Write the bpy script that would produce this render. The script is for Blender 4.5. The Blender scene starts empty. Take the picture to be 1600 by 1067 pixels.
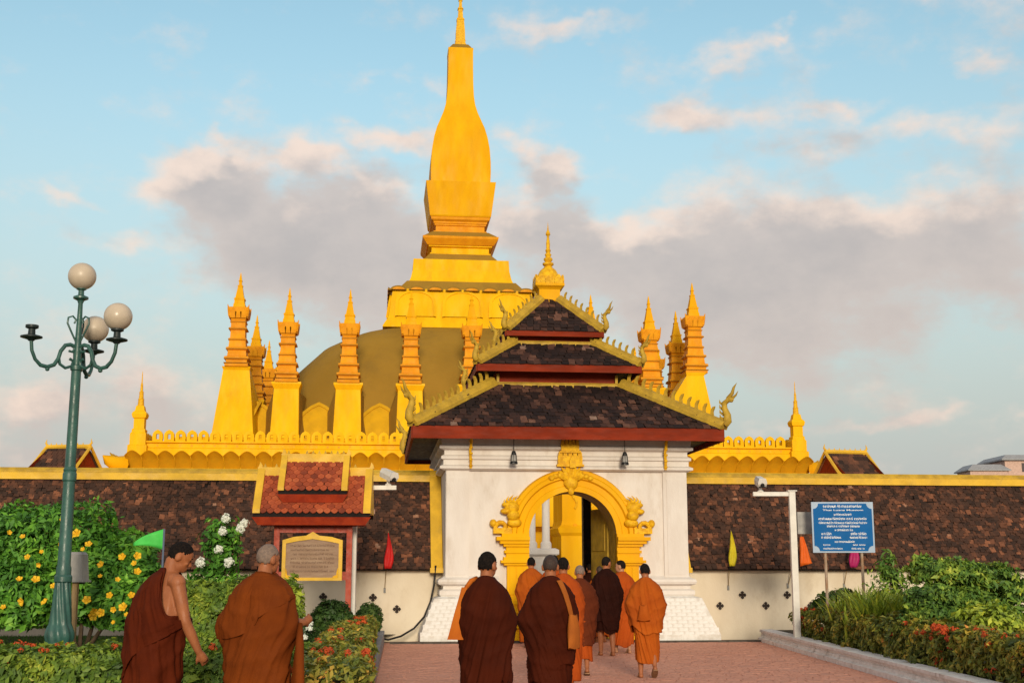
import bpy, bmesh, math, random
import numpy as np
from mathutils import Vector, Matrix, Euler, noise
random.seed(7); rng = np.random.default_rng(7)
R = math.radians
scene = bpy.context.scene
COL = scene.collection

# ------------------------------------------------------------------ camera
FPX = 1950.0
TH = math.atan(354.5 / FPX)
CH = 1.55
cam = bpy.data.cameras.new('camera'); cam.sensor_width = 36; cam.lens = FPX / 1600 * 36; cam.clip_end = 6000; cam.clip_start = .1
camo = bpy.data.objects.new('camera', cam); COL.objects.link(camo)
camo.location = (0, 0, CH); camo.rotation_euler = (math.pi / 2 + TH, 0, 0)
scene.camera = camo

# ------------------------------------------------------------------ sun, sky, exposure
YAW = R(6)
SUN_EL = R(12)
SUN_AZ = R(180 - 5)                      # compass angle from +Y, behind the camera
to_sun = Vector((math.sin(SUN_AZ) * math.cos(SUN_EL), math.cos(SUN_AZ) * math.cos(SUN_EL), math.sin(SUN_EL)))
sl = bpy.data.lights.new('sun', 'SUN'); sl.energy = 2.2; sl.angle = R(12); sl.color = (1.0, .86, .66)
so = bpy.data.objects.new('sun', sl); COL.objects.link(so)
so.rotation_euler = (-to_sun).to_track_quat('-Z', 'Y').to_euler(); so.location = (0, -20, 40)
scene.view_settings.view_transform = 'Standard'; scene.view_settings.look = 'None'
scene.view_settings.exposure = 0.35; scene.view_settings.gamma = 1.0
scene.view_settings.use_curve_mapping = False
scene.render.film_transparent = False

def ray(px, py):
    a = (px - 800) / FPX; b = (533.5 - py) / FPX; c, s = math.cos(TH), math.sin(TH)
    return Vector((a, c - b * s, s + b * c))
def at(px, py, Y):
    d = ray(px, py); t = Y / d.y
    return Vector((d.x * t, Y, CH + d.z * t))

class NT:
    """tiny helper to write node trees"""
    def __init__(s, tree): s.t = tree; s.n = tree.nodes; s.l = tree.links
    def new(s, typ, **kw):
        n = s.n.new(typ)
        for k, v in kw.items(): setattr(n, k, v)
        return n
    def put(s, sock, v):
        if v is None: return
        if isinstance(v, bpy.types.NodeSocket): s.l.new(v, sock)
        else: sock.default_value = v
    def math(s, op, a, b=None, c=None, clamp=False):
        n = s.new('ShaderNodeMath', operation=op, use_clamp=clamp)
        s.put(n.inputs[0], a)
        if b is not None: s.put(n.inputs[1], b)
        if c is not None: s.put(n.inputs[2], c)
        return n.outputs[0]
    def mix(s, f, a, b, typ='MIX'):
        n = s.new('ShaderNodeMix', data_type='RGBA', blend_type=typ)
        s.put(n.inputs[0], f); s.put(n.inputs[6], a); s.put(n.inputs[7], b)
        return n.outputs[2]
    def noise(s, vec, scale, detail=4, rough=.5, dim='3D'):
        n = s.new('ShaderNodeTexNoise', noise_dimensions=dim)
        if vec is not None: s.l.new(vec, n.inputs['Vector'])
        n.inputs['Scale'].default_value = scale; n.inputs['Detail'].default_value = detail; n.inputs['Roughness'].default_value = rough
        return n.outputs[0]
    def ramp(s, f, stops, interp='LINEAR'):
        n = s.new('ShaderNodeValToRGB'); r = n.color_ramp; r.interpolation = interp
        while len(r.elements) < len(stops): r.elements.new(.5)
        for e, (p, c) in zip(r.elements, stops):
            e.position = p; e.color = (*c, 1) if len(c) == 3 else c
        s.l.new(f, n.inputs[0]); return n.outputs[0]
    def smooth(s, x, a, b, lo=0., hi=1.):
        n = s.new('ShaderNodeMapRange', interpolation_type='SMOOTHSTEP')
        s.put(n.inputs[0], x); n.inputs[1].default_value = a; n.inputs[2].default_value = b
        n.inputs[3].default_value = lo; n.inputs[4].default_value = hi
        return n.outputs[0]

def az_el(px, py):
    d = ray(px, py).normalized()
    return math.atan2(d.x, d.y), math.asin(d.z)

CLOUDS = [ # photo position, extents, weight
 (330, 300, 105, 52, .95), (480, 395, 190, 85, 1.0), (590, 350, 150, 80, .9), (485, 250, 50, 32, .8), (640, 440, 160, 80, .9),
 (205, 385, 75, 26, .62), (590, 215, 110, 22, .62), (850, 255, 52, 45, .85), (830, 360, 90, 70, .9),
 (930, 370, 110, 45, .9), (1050, 430, 230, 95, 1.0), (1270, 425, 260, 105, 1.0), (1480, 370, 170, 105, .95),
 (1430, 215, 200, 42, .72), (1060, 185, 125, 32, .66), (1170, 530, 150, 75, .85), (1530, 92, 45, 20, .52), (1230, 65, 26, 14, .55),
 (900, 52, 150, 18, .52), (1130, 85, 80, 20, .50), (100, 305, 70, 16, .5), (70, 632, 90, 26, .75), (90, 690, 200, 60, .60), (340, 225, 34, 12, .5),
 (610, 115, 90, 16, .45), (250, 640, 160, 60, .55), (1400, 660, 300, 16, .5), (1570, 500, 70, 12, .5), (1320, 150, 90, 18, .5)]

def cloud_group():
    g = bpy.data.node_groups.new('cloud_density', 'ShaderNodeTree')
    g.interface.new_socket('Az', in_out='INPUT', socket_type='NodeSocketFloat')
    g.interface.new_socket('El', in_out='INPUT', socket_type='NodeSocketFloat')
    g.interface.new_socket('Density', in_out='OUTPUT', socket_type='NodeSocketFloat')
    q = NT(g); gi = q.new('NodeGroupInput'); go = q.new('NodeGroupOutput')
    A, E_ = gi.outputs[0], gi.outputs[1]
    comb = q.new('ShaderNodeCombineXYZ'); q.l.new(A, comb.inputs[0]); q.l.new(q.math('MULTIPLY', E_, 1.5), comb.inputs[1])
    v = comb.outputs[0]
    A = q.math('ADD', A, q.math('MULTIPLY', q.math('SUBTRACT', q.noise(v, 9, 4, .6), .5), .13))
    off = q.new('ShaderNodeVectorMath', operation='ADD'); q.l.new(v, off.inputs[0]); off.inputs[1].default_value = (7.3, 2.1, 4)
    E_ = q.math('ADD', E_, q.math('MULTIPLY', q.math('SUBTRACT', q.noise(off.outputs[0], 10, 4, .6), .5), .085))
    total = None
    for (px, py, rx, ry, w) in CLOUDS:
        a, e = az_el(px, py)
        x = q.math('MULTIPLY', q.math('SUBTRACT', A, a), FPX * .95 / rx)
        y = q.math('MULTIPLY', q.math('SUBTRACT', E_, e), FPX * .95 / ry)
        r2 = q.math('MULTIPLY_ADD', x, x, q.math('MULTIPLY', y, y))
        gss = q.math('MULTIPLY', q.math('POWER', 2.718, q.math('MULTIPLY', r2, -.7)), w)
        total = gss if total is None else q.math('SMOOTH_MAX', total, gss, .3)
    # clouds carry on over the rest of the sky
    far = q.smooth(q.math('ABSOLUTE', A), .46, .62)
    rest = q.math('MULTIPLY', q.noise(v, 2.2, 3), far)
    total = q.math('MAXIMUM', total, q.math('MULTIPLY', rest, 1.15))
    n1 = q.noise(v, 7.5, 9, .58); n2 = q.noise(v, 24, 7, .6)
    nn = q.math('ADD', q.math('MULTIPLY', q.math('SUBTRACT', n1, .5), 1.35), q.math('MULTIPLY', q.math('SUBTRACT', n2, .5), .62))
    q.l.new(q.math('ADD', total, nn), go.inputs[0])
    return g

w = bpy.data.worlds.new('World'); scene.world = w; w.use_nodes = True
q = NT(w.node_tree); q.n.clear()
out = q.new('ShaderNodeOutputWorld'); bg = q.new('ShaderNodeBackground'); q.l.new(bg.outputs[0], out.inputs[0])
sky = q.new('ShaderNodeTexSky', sky_type='NISHITA'); sky.sun_disc = False
sky.sun_elevation = SUN_EL; sky.sun_rotation = SUN_AZ; sky.altitude = 200; sky.air_density = 1.0; sky.dust_density = 1.2; sky.ozone_density = 1.0
SKY_STRENGTH = .15
bg.inputs[1].default_value = SKY_STRENGTH
tc = q.new('ShaderNodeTexCoord'); sep = q.new('ShaderNodeSeparateXYZ'); q.l.new(tc.outputs['Generated'], sep.inputs[0])
AZ = q.math('ARCTAN2', sep.outputs[0], sep.outputs[1]); EL = q.math('ARCSINE', sep.outputs[2])
cg = cloud_group()
def dens(da, de):
    n = q.new('ShaderNodeGroup', node_tree=cg)
    q.l.new(q.math('ADD', AZ, da), n.inputs[0]); q.l.new(q.math('ADD', EL, de), n.inputs[1]); return n.outputs[0]
d0 = dens(0, 0); d1 = dens(-.012, .024)
mask = q.math('MULTIPLY', q.smooth(d0, .18, .74), .84)
lit = q.math('SUBTRACT', 1.0, q.smooth(d1, .12, .62))
thick = q.smooth(d0, .6, 1.25)
K = 1 / SKY_STRENGTH
def kc(c, m=1.0): return (c[0] * K * m, c[1] * K * m, c[2] * K * m, 1)
body = q.mix(thick, kc((.50, .42, .385)), kc((.40, .345, .33)))
cloud = q.mix(q.math('MULTIPLY', lit, .8), body, kc((.84, .64, .52)))
blue = q.mix(1.0, sky.outputs[0], (1.19, 1.30, 1.11, 1), 'MULTIPLY')
hz = q.smooth(EL, .02, .47)
blue = q.mix(q.math('MULTIPLY', q.math('SUBTRACT', 1.0, hz), 1.0), blue, kc((.385, .392, .382)))
q.l.new(q.mix(mask, blue, cloud), bg.inputs[0])

# ------------------------------------------------------------------ helpers: meshes
def tag(o, label=None, cat=None, group=None, kind=None):
    if label: o['label'] = label
    if cat: o['category'] = cat
    if group: o['group'] = group
    if kind: o['kind'] = kind
    return o
def empty(name, loc=(0, 0, 0), rz=0, label=None, cat=None, group=None, rot=None):
    o = bpy.data.objects.new(name, None); COL.objects.link(o); o.location = loc
    o.rotation_euler = rot if rot else (0, 0, rz); o.empty_display_size = .2
    return tag(o, label, cat, group)
def link_mesh(me, name, parent=None, kind=None, loc=None, rot=None, scale=None):
    o = bpy.data.objects.new(name, me); COL.objects.link(o)
    if parent: o.parent = parent
    if loc is not None: o.location = loc
    if rot is not None: o.rotation_euler = rot
    if scale is not None: o.scale = scale
    if kind: o['kind'] = kind
    return o
def finish(me, smooth):
    if smooth:
        me.polygons.foreach_set('use_smooth', [True] * len(me.polygons))
        if smooth is not True: me.set_sharp_from_angle(angle=R(smooth))
    me.update()

class MB:
    def __init__(s): s.v = []; s.f = []
    def add(s, vs, fs, M=None):
        b = len(s.v)
        s.v += [tuple(M @ Vector(p)) for p in vs] if M is not None else [tuple(p) for p in vs]
        s.f += [tuple(i + b for i in f) for f in fs]; return s
    def box(s, x0, x1, y0, y1, z0, z1, M=None):
        return s.add([(x0, y0, z0), (x1, y0, z0), (x1, y1, z0), (x0, y1, z0), (x0, y0, z1), (x1, y0, z1), (x1, y1, z1), (x0, y1, z1)],
                     [(0, 3, 2, 1), (4, 5, 6, 7), (0, 1, 5, 4), (1, 2, 6, 5), (2, 3, 7, 6), (3, 0, 4, 7)], M)
    def rings(s, rings, cap0=True, cap1=True, closed=True, M=None):
        n = len(rings[0]); vs = [p for r in rings for p in r]; fs = []
        for i in range(len(rings) - 1):
            for j in range(n if closed else n - 1):
                k = (j + 1) % n
                fs.append((i * n + j, i * n + k, (i + 1) * n + k, (i + 1) * n + j))
        if cap0: fs.append(tuple(range(n - 1, -1, -1)))
        if cap1: fs.append(tuple((len(rings) - 1) * n + j for j in range(n)))
        return s.add(vs, fs, M)
    def lathe(s, prof, n=16, c=(0, 0, 0), M=None, caps=True):
        rr = [[(c[0] + r * math.cos(2 * math.pi * j / n), c[1] + r * math.sin(2 * math.pi * j / n), c[2] + z) for j in range(n)] for r, z in prof]
        return s.rings(rr, caps, caps, M=M)
    def square(s, prof, c=(0, 0), sub=1, M=None, caps=True):
        rr = []
        for h, z in prof:
            ring = []
            for (ax, ay, bx, by) in ((-1, -1, 1, -1), (1, -1, 1, 1), (1, 1, -1, 1), (-1, 1, -1, -1)):
                for k in range(sub):
                    t = k / sub; ring.append((c[0] + h * (ax + (bx - ax) * t), c[1] + h * (ay + (by - ay) * t), z))
            rr.append(ring)
        return s.rings(rr, caps, caps, M=M)
    def rect(s, prof, x0, x1, y0, y1, M=None, caps=True):   # prof of (outset, z)
        return s.rings([[(x0 - o, y0 - o, z), (x1 + o, y0 - o, z), (x1 + o, y1 + o, z), (x0 - o, y1 + o, z)] for o, z in prof], caps, caps, M=M)
    def tube(s, pts, r, n=8, M=None, caps=True):
        pts = [Vector(p) for p in pts]; rs = r if isinstance(r, (list, tuple)) else [r] * len(pts)
        T0 = (pts[1] - pts[0]).normalized(); up = Vector((0, 0, 1)) if abs(T0.z) < .9 else Vector((1, 0, 0))
        N = T0.cross(up).normalized(); rr = []
        for i, p in enumerate(pts):
            T = (pts[min(i + 1, len(pts) - 1)] - pts[max(i - 1, 0)]).normalized()
            N = (N - T * N.dot(T)); N = N.normalized() if N.length > 1e-6 else T.orthogonal().normalized(); B = T.cross(N)
            rr.append([tuple(p + (N * math.cos(2 * math.pi * j / n) + B * math.sin(2 * math.pi * j / n)) * rs[i]) for j in range(n)])
        return s.rings(rr, caps, caps, M=M)
    def blob(s, c, r, nu=14, nv=9, M=None):
        c = Vector(c); rr = []
        for i in range(1, nv):
            a = math.pi * i / nv
            rr.append([(c.x + r[0] * math.sin(a) * math.cos(2 * math.pi * j / nu), c.y + r[1] * math.sin(a) * math.sin(2 * math.pi * j / nu), c.z - r[2] * math.cos(a)) for j in range(nu)])
        b = len(s.v); s.rings(rr, False, False, M=M)
        s.add([(c.x, c.y, c.z - r[2]), (c.x, c.y, c.z + r[2])], [], M); e = len(s.v)
        for j in range(nu):
            k = (j + 1) % nu
            s.f.append((b + k, b + j, e - 2)); o = b + (nv - 2) * nu; s.f.append((o + j, o + k, e - 1))
        return s
    def slab(s, pts, th, M=None):            # outline in x,z extruded along y (-th/2..th/2)
        n = len(pts); vs = [(x, -th / 2, z) for x, z in pts] + [(x, th / 2, z) for x, z in pts]
        fs = [tuple(range(n)), tuple(range(2 * n - 1, n - 1, -1))] + [(j, j + n, (j + 1) % n + n, (j + 1) % n) for j in range(n)]
        return s.add(vs, fs, M)
    def mesh(s, name, mat, smooth=False, recalc=True):
        me = bpy.data.meshes.new(name); me.from_pydata(s.v, [], s.f)
        if recalc:
            bm = bmesh.new(); bm.from_mesh(me); bmesh.ops.recalc_face_normals(bm, faces=bm.faces); bm.to_mesh(me); bm.free()
        if mat: me.materials.append(mat)
        finish(me, smooth); return me
    def build(s, name, mat, parent=None, smooth=False, kind=None, recalc=True, **kw):
        return link_mesh(s.mesh(name, mat, smooth, recalc), name, parent, kind, **kw)

def T(x=0, y=0, z=0, rz=0, rx=0, ry=0, s=1):
    return Matrix.Translation((x, y, z)) @ Euler((rx, ry, rz)).to_matrix().to_4x4() @ Matrix.Scale(s, 4)
def copy_tree(o, parent=None, **kw):
    c = o.copy(); COL.objects.link(c)
    if parent is not None: c.parent = parent
    for ch in list(o.children): copy_tree(ch, c)
    return c

# ------------------------------------------------------------------ helpers: materials
def pmat(name, a, b=None, scale=3.0, rough=.7, bump=.0, bscale=40., metal=0., detail=5, spec=.3, contrast=(.35, .65), stain=None, stain_scale=1.2, stain_at=(.55, .75), bdist=.02, stretch=(1, 1, 1), sheen=0., rvar=.12):
    m = bpy.data.materials.new(name); m.use_nodes = True; q = NT(m.node_tree)
    p = q.n['Principled BSDF']; tc = q.new('ShaderNodeTexCoord')
    mp = q.new('ShaderNodeMapping'); q.l.new(tc.outputs['Object'], mp.inputs[0]); mp.inputs['Scale'].default_value = stretch
    v = mp.outputs[0]; n = q.noise(v, scale, detail, .6)
    col = (*a, 1)
    if b: col = q.mix(q.smooth(n, *contrast), (*a, 1), (*b, 1))
    if stain:
        sn = q.noise(v, stain_scale, 8, .68); col = q.mix(q.math('MULTIPLY', q.smooth(sn, *stain_at), .8), col, (*stain, 1))
    q.put(p.inputs['Base Color'], col)
    q.put(p.inputs['Roughness'], q.smooth(q.noise(v, scale * 2.3, 4), .3, .7, max(.05, rough - rvar), min(1, rough + rvar)))
    p.inputs['Metallic'].default_value = metal; p.inputs['Specular IOR Level'].default_value = spec
    if sheen: p.inputs['Sheen Weight'].default_value = sheen; p.inputs['Sheen Roughness'].default_value = .5
    if bump:
        bn = q.new('ShaderNodeBump'); bn.inputs['Strength'].default_value = bump; bn.inputs['Distance'].default_value = bdist
        q.l.new(q.noise(v, bscale, 6, .6), bn.inputs['Height']); q.l.new(bn.outputs[0], p.inputs['Normal'])
    return m
def rmat(name, stops, rough=.8, noise_scale=0., bump=.3, bscale=60, trans=0., spec=.25, clump=0.):
    """one colour per piece: random per mesh island plus random per object"""
    m = bpy.data.materials.new(name); m.use_nodes = True; q = NT(m.node_tree); p = q.n['Principled BSDF']
    g = q.new('ShaderNodeNewGeometry'); oi = q.new('ShaderNodeObjectInfo'); tc = q.new('ShaderNodeTexCoord')
    f = q.math('FRACT', q.math('ADD', g.outputs['Random Per Island'], oi.outputs['Random']))
    if noise_scale:
        f = q.math('ADD', q.math('MULTIPLY', f, 1 - clump), q.math('MULTIPLY', q.smooth(q.noise(g.outputs['Position'], noise_scale, 4), .3, .7), clump))
    c = q.ramp(f, stops)
    fine = q.noise(tc.outputs['Object'], bscale * .35, 5)
    c = q.mix(1.0, c, q.ramp(fine, [(.25, (.72, .72, .72)), (.75, (1.2, 1.2, 1.2))]), 'MULTIPLY')
    q.put(p.inputs['Base Color'], c); p.inputs['Roughness'].default_value = rough; p.inputs['Specular IOR Level'].default_value = spec
    if bump:
        bn = q.new('ShaderNodeBump'); bn.inputs['Strength'].default_value = bump; bn.inputs['Distance'].default_value = .01
        q.l.new(q.noise(tc.outputs['Object'], bscale, 5), bn.inputs['Height']); q.l.new(bn.outputs[0], p.inputs['Normal'])
    if trans:
        tr = q.new('ShaderNodeBsdfTranslucent'); q.put(tr.inputs[0], c); mx = q.new('ShaderNodeMixShader'); mx.inputs[0].default_value = trans
        q.l.new(p.outputs[0], mx.inputs[1]); q.l.new(tr.outputs[0], mx.inputs[2]); q.l.new(mx.outputs[0], q.n['Material Output'].inputs[0])
    return m

M = {}
M['gold'] = pmat('gold_paint', (.80, .43, .005), (.72, .35, .004), .45, .6, .06, 9, spec=.08, stain=(.50, .25, .012), stain_scale=.55, stain_at=(.5, .9), stretch=(1.6, 1.6, .45), rvar=.2)
M['gold_light'] = pmat('light_gold_paint', (.84, .49, .008), (.76, .41, .005), .6, .6, .06, 9, spec=.08, stain=(.52, .28, .015), stain_scale=.8, stain_at=(.52, .85), stretch=(1.6, 1.6, .5), rvar=.2)
M['gold_orange'] = pmat('orange_gold_paint', (.76, .33, .009), (.66, .26, .008), 1.2, .6, .08, 20, spec=.12)
M['gold_dull'] = pmat('dull_and_shaded_gilt', (.33, .19, .028), (.27, .155, .022), .3, .75, .08, 3, spec=.08, stain=(.20, .125, .030), stain_scale=.5, stain_at=(.48, .85), stretch=(1, 1, .4))  # the dome's own dullness; on slopes and buttresses it paints dimmer light
M['gold_ring'] = pmat('shaded_gilt_ring', (.36, .16, .015), (.26, .11, .012), 2., .7, .1, 20, spec=.08)  # brown of weathered gilt plus the painted underside shade of the ledges
M['gold_carved'] = pmat('carved_gilt', (.84, .49, .012), (.62, .31, .008), 9., .5, .6, 26, spec=.2, bdist=.03)
M['gold_old'] = pmat('weathered_yellow_paint', (.54, .345, .035), (.38, .24, .028), 4., .6, .3, 30, spec=.25, stain=(.2, .15, .05), stain_scale=3, stain_at=(.55, .8))
M['yellow_trim'] = pmat('yellow_trim_paint', (.76, .46, .035), (.6, .36, .03), 2., .55, .2, 30, stain=(.38, .26, .06), stain_scale=2.2, stain_at=(.52, .8))
M['white'] = pmat('white_lime_plaster', (.72, .68, .635), (.65, .60, .55), 1.3, .8, .2, 25, stain=(.46, .38, .29), stain_scale=1.5, stain_at=(.49, .82), stretch=(1.4, 1.4, .5))
M['white_brick'] = pmat('white_painted_brick', (.80, .79, .76), (.62, .58, .52), 5., .85, .4, 45, stain=(.35, .3, .25), stain_scale=4, stain_at=(.6, .82))
M['cream'] = pmat('cream_wall_plaster', (.74, .65, .51), (.66, .56, .42), .9, .85, .2, 25, stain=(.46, .36, .24), stain_scale=1.3, stain_at=(.49, .8), stretch=(1, 1, .6))
M['red'] = pmat('red_painted_timber', (.24, .030, .010), (.17, .022, .008), 5., .65, .15, 40, stretch=(.3, 1, 1), spec=.08)
M['petal'] = pmat('petal_gilt', (.66, .37, .012), (.52, .29, .012), .8, .7, .05, 9, spec=.08)
M['red_bright'] = pmat('bright_red_timber', (.40, .05, .016), (.29, .034, .014), 5., .5, .15, 40)
M['dark_wood'] = pmat('dark_wood', (.022, .010, .007), (.012, .007, .006), 6., .6, .2, 30)
M['black'] = pmat('black_plastic', (.012, .012, .013), None, 5, .45)
M['hole'] = pmat('dark_vent', (.035, .025, .02), None, 5, .9)
M['green_metal'] = pmat('green_painted_iron', (.034, .115, .092), (.025, .08, .067), 4., .42, .15, 40, spec=.5, stain=(.06, .07, .05), stain_scale=5, stain_at=(.6, .85))
M['dark_iron'] = pmat('dark_iron', (.012, .022, .022), (.02, .03, .03), 6, .5)
M['globe'] = pmat('frosted_globe', (.56, .47, .36), (.50, .42, .32), 4, .35, spec=.4)
M['grey_metal'] = pmat('grey_metal', (.33, .32, .30), (.25, .25, .24), 5, .5, .1, 30)
M['white_metal'] = pmat('white_metal', (.72, .70, .64), (.62, .6, .55), 3, .45, .05, 30, stain=(.4, .33, .25), stain_scale=3, stain_at=(.65, .85))
M['wood_pole'] = pmat('bare_wood_pole', (.36, .25, .12), (.25, .16, .07), 6, .75, .2, 30, stretch=(3, 3, .4))
M['steel_pole'] = pmat('rusty_steel_pole', (.36, .29, .22), (.3, .17, .09), 5, .55, .1, 30)
M['blue_sign'] = pmat('blue_sign_face', (.010, .12, .36), (.012, .11, .32), 2, .6, spec=.06)
M['sign_edge'] = pmat('sign_border', (.35, .45, .58), None, 2, .5)
M['sign_white'] = pmat('white_lettering', (.82, .84, .86), None, 2, .5)
M['plaque'] = pmat('tan_stone_plaque', (.34, .23, .15), (.27, .17, .11), 5, .7, .2, 40, stretch=(.4, 1, 2))
M['plaque_ink'] = pmat('inscription_ink', (.17, .10, .065), None, 3, .7)
M['kerb'] = pmat('pale_worn_stone', (.86, .83, .79), (.74, .70, .65), 6, .85, .5, 30, stain=(.20, .16, .12), stain_scale=3, stain_at=(.55, .78))
M['kerb_grey'] = pmat('grey_granite', (.33, .33, .34), (.21, .21, .22), 9, .8, .4, 30, stain=(.14, .13, .12), stain_scale=4)
M['dark_strip'] = pmat('dark_concrete', (.05, .042, .036), (.10, .085, .07), 6, .9, .5, 25)
M['paver'] = rmat('red_clay_pavers', [(0, (.57, .265, .185)), (.5, (.61, .295, .205)), (.85, (.63, .31, .22)), (1, (.58, .275, .19))], .8, .5, .2, 50, clump=.45)
M['paver_joint'] = pmat('paver_joint_sand', (.50, .24, .17), (.44, .21, .15), 8, .95)
M['soil'] = pmat('garden_soil', (.06, .045, .03), (.035, .03, .018), 5, .95, .5, 20)
M['earth'] = pmat('earth_ground', (.10, .10, .045), (.16, .12, .08), .2, .95, .3, 5)
M['court'] = pmat('courtyard_paving', (.42, .36, .29), (.35, .3, .24), 2, .85)
M['hose'] = pmat('black_rubber', (.012, .010, .010), None, 5, .5)
M['skin'] = pmat('skin', (.36, .125, .048), (.30, .10, .038), 6, .55, .15, 60, spec=.35)
M['skin_pale'] = pmat('skin_pale', (.46, .23, .13), (.40, .19, .10), 6, .55, .1, 60, spec=.35)
M['hair'] = pmat('short_black_hair', (.008, .007, .007), (.020, .014, .011), 60, .85, .7, 160, spec=.08)
M['stubble'] = pmat('shaved_grey_hair', (.17, .125, .10), (.24, .17, .13), 50, .65, .3, 150)
M['stubble_dark'] = pmat('shaved_dark_hair', (.035, .024, .02), (.06, .035, .026), 50, .65, .3, 150)
M['sandal'] = pmat('tan_sandal', (.35, .2, .1), (.2, .1, .05), 8, .7)
def cloth(name, a, b): return pmat(name, a, b, 2.2, .82, .35, 170, spec=.06, bdist=.004)
M['maroon'] = cloth('maroon_robe', (.060, .0105, .0038), (.042, .0075, .003))
M['maroon_dark'] = cloth('dark_maroon_robe', (.026, .0065, .004), (.017, .0045, .003))
M['rust'] = cloth('rust_robe', (.105, .017, .0045), (.075, .012, .004))
M['brown'] = cloth('brown_robe', (.19, .042, .006), (.14, .030, .005))
M['russet'] = cloth('russet_robe', (.12, .026, .009), (.085, .019, .008))
M['orange'] = cloth('orange_robe', (.42, .095, .010), (.34, .07, .009))
M['orange_red'] = cloth('orange_red_robe', (.42, .075, .010), (.32, .055, .009))
M['bag'] = cloth('orange_cloth_bag', (.55, .15, .018), (.44, .11, .014))
M['bag_brown'] = cloth('tan_cloth_bag', (.40, .12, .02), (.30, .085, .016))
M['tile_wall'] = rmat('old_clay_shingles', [(0, (.028, .016, .012)), (.3, (.050, .026, .018)), (.65, (.085, .038, .023)), (.86, (.14, .056, .030)), (.95, (.27, .105, .052)), (1, (.36, .22, .15))], .85, 1.6, .5, 50, clump=.12)
M['tile_gate'] = rmat('dark_roof_shingles', [(0, (.013, .008, .008)), (.45, (.027, .015, .013)), (.78, (.06, .027, .020)), (.93, (.16, .075, .05)), (1, (.32, .22, .17))], .7, 1.1, .5, 50, clump=.15, spec=.2)
M['tile_red'] = rmat('red_fish_scale_tiles', [(0, (.16, .035, .018)), (.3, (.28, .055, .022)), (.75, (.40, .085, .03)), (1, (.46, .13, .05))], .7, 3., .4, 60, clump=.3)
M['tile_base'] = pmat('roof_underlay', (.012, .008, .007), None, 3, .95)
def leafm(name, stops, tr=.14, clump=.5, ns=2.5): return rmat(name, stops, .55, ns, 0, 30, tr, .3, clump)
M['leaf_bush'] = leafm('bush_leaves', [(0, (0.037, 0.114, 0.016)), (.4, (0.073, 0.226, 0.025)), (.75, (0.155, 0.393, 0.037)), (1, (0.309, 0.578, 0.061))])
M['leaf_hedge'] = leafm('hedge_leaves', [(0, (0.052, 0.105, 0.020)), (.45, (0.129, 0.222, 0.028)), (.8, (0.305, 0.396, 0.041)), (1, (0.560, 0.560, 0.069))])
M['leaf_ixora'] = leafm('ixora_leaves', [(0, (0.066, 0.105, 0.027)), (.4, (0.158, 0.196, 0.031)), (.7, (0.341, 0.314, 0.046)), (.9, (0.627, 0.419, 0.066)), (1, (0.785, 0.261, 0.066))])
M['leaf_dark'] = leafm('dark_leaves', [(0, (0.019, 0.047, 0.012)), (.6, (0.047, 0.102, 0.019)), (1, (0.109, 0.172, 0.031))])
M['leaf_lime'] = leafm('lime_leaves', [(0, (0.119, 0.198, 0.023)), (.5, (0.317, 0.416, 0.040)), (1, (0.634, 0.653, 0.069))])
M['leaf_tree'] = leafm('shrub_leaves', [(0, (0.044, 0.098, 0.024)), (.4, (0.098, 0.208, 0.034)), (.75, (0.245, 0.366, 0.044)), (1, (0.587, 0.611, 0.073))])
M['grass'] = leafm('lawn_grass', [(0, (0.042, 0.112, 0.014)), (.6, (0.084, 0.210, 0.021)), (1, (0.168, 0.280, 0.042))], .2, .4, 1.2)
M['stem'] = pmat('woody_stem', (.09, .06, .035), (.05, .035, .02), 8, .85, .3, 30)
M['fl_yellow'] = pmat('yellow_petals', (.80, .52, .02), (.72, .40, .015), 8, .6)
M['fl_white'] = pmat('white_petals', (.80, .82, .76), (.7, .75, .62), 20, .6)
M['fl_orange'] = pmat('orange_flower_head', (.58, .10, .015), (.45, .05, .015), 25, .7, .6, 60)
def flat(name, c, r=.6): return pmat(name, c, tuple(x * .8 for x in c), 3, r, .1, 30)
M['flag_green'] = flat('green_flag_cloth', (.08, .62, .10)); M['flag_red'] = flat('red_flag_cloth', (.62, .015, .012)); M['flag_yellow'] = flat('yellow_flag_cloth', (.70, .58, .02))
M['flag_orange'] = flat('orange_flag_cloth', (.80, .14, .012)); M['flag_magenta'] = flat('magenta_flag_cloth', (.42, .012, .12))
M['far_wall'] = flat('far_pink_wall', (.62, .42, .34)); M['far_roof'] = flat('far_grey_roof', (.33, .34, .36)); M['far_dark'] = flat('far_dark_opening', (.09, .07, .07))
# ------------------------------------------------------------------ ground
def sheet(name, pts, z, mat, kind='structure'):
    return MB().add([(x, y, z) for x, y in pts], [tuple(range(len(pts)))]).build(name, mat, kind=kind, recalc=False)
GX, GY = 1.119, 27.671                          # foot of the gateway front
cy_, sy_ = math.cos(YAW), math.sin(YAW)
def gw(u, v): return (GX + u * cy_ - v * sy_, GY + u * sy_ + v * cy_)
sheet('ground', [(-900, -300), (900, -300), (900, 1500), (-900, 1500)], -.03, M['earth'])
sheet('courtyard', [gw(-44, 1.2), gw(45, 1.2), gw(45, 100), gw(-44, 100)], .0, M['court'])
LK = [(-.70, 4), (-2.72, 27.3)]                 # left kerb line, right edge
RKX = 5.32
paving = sheet('paving', [(-.6, 2), (5.35, 2), (5.35, 28.0), gw(1.3, 1.8), gw(-.9, 1.8), (-2.8, 27.2)], .004, M['paver_joint'])
mb = MB(); y = 4.0; row = 0
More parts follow.
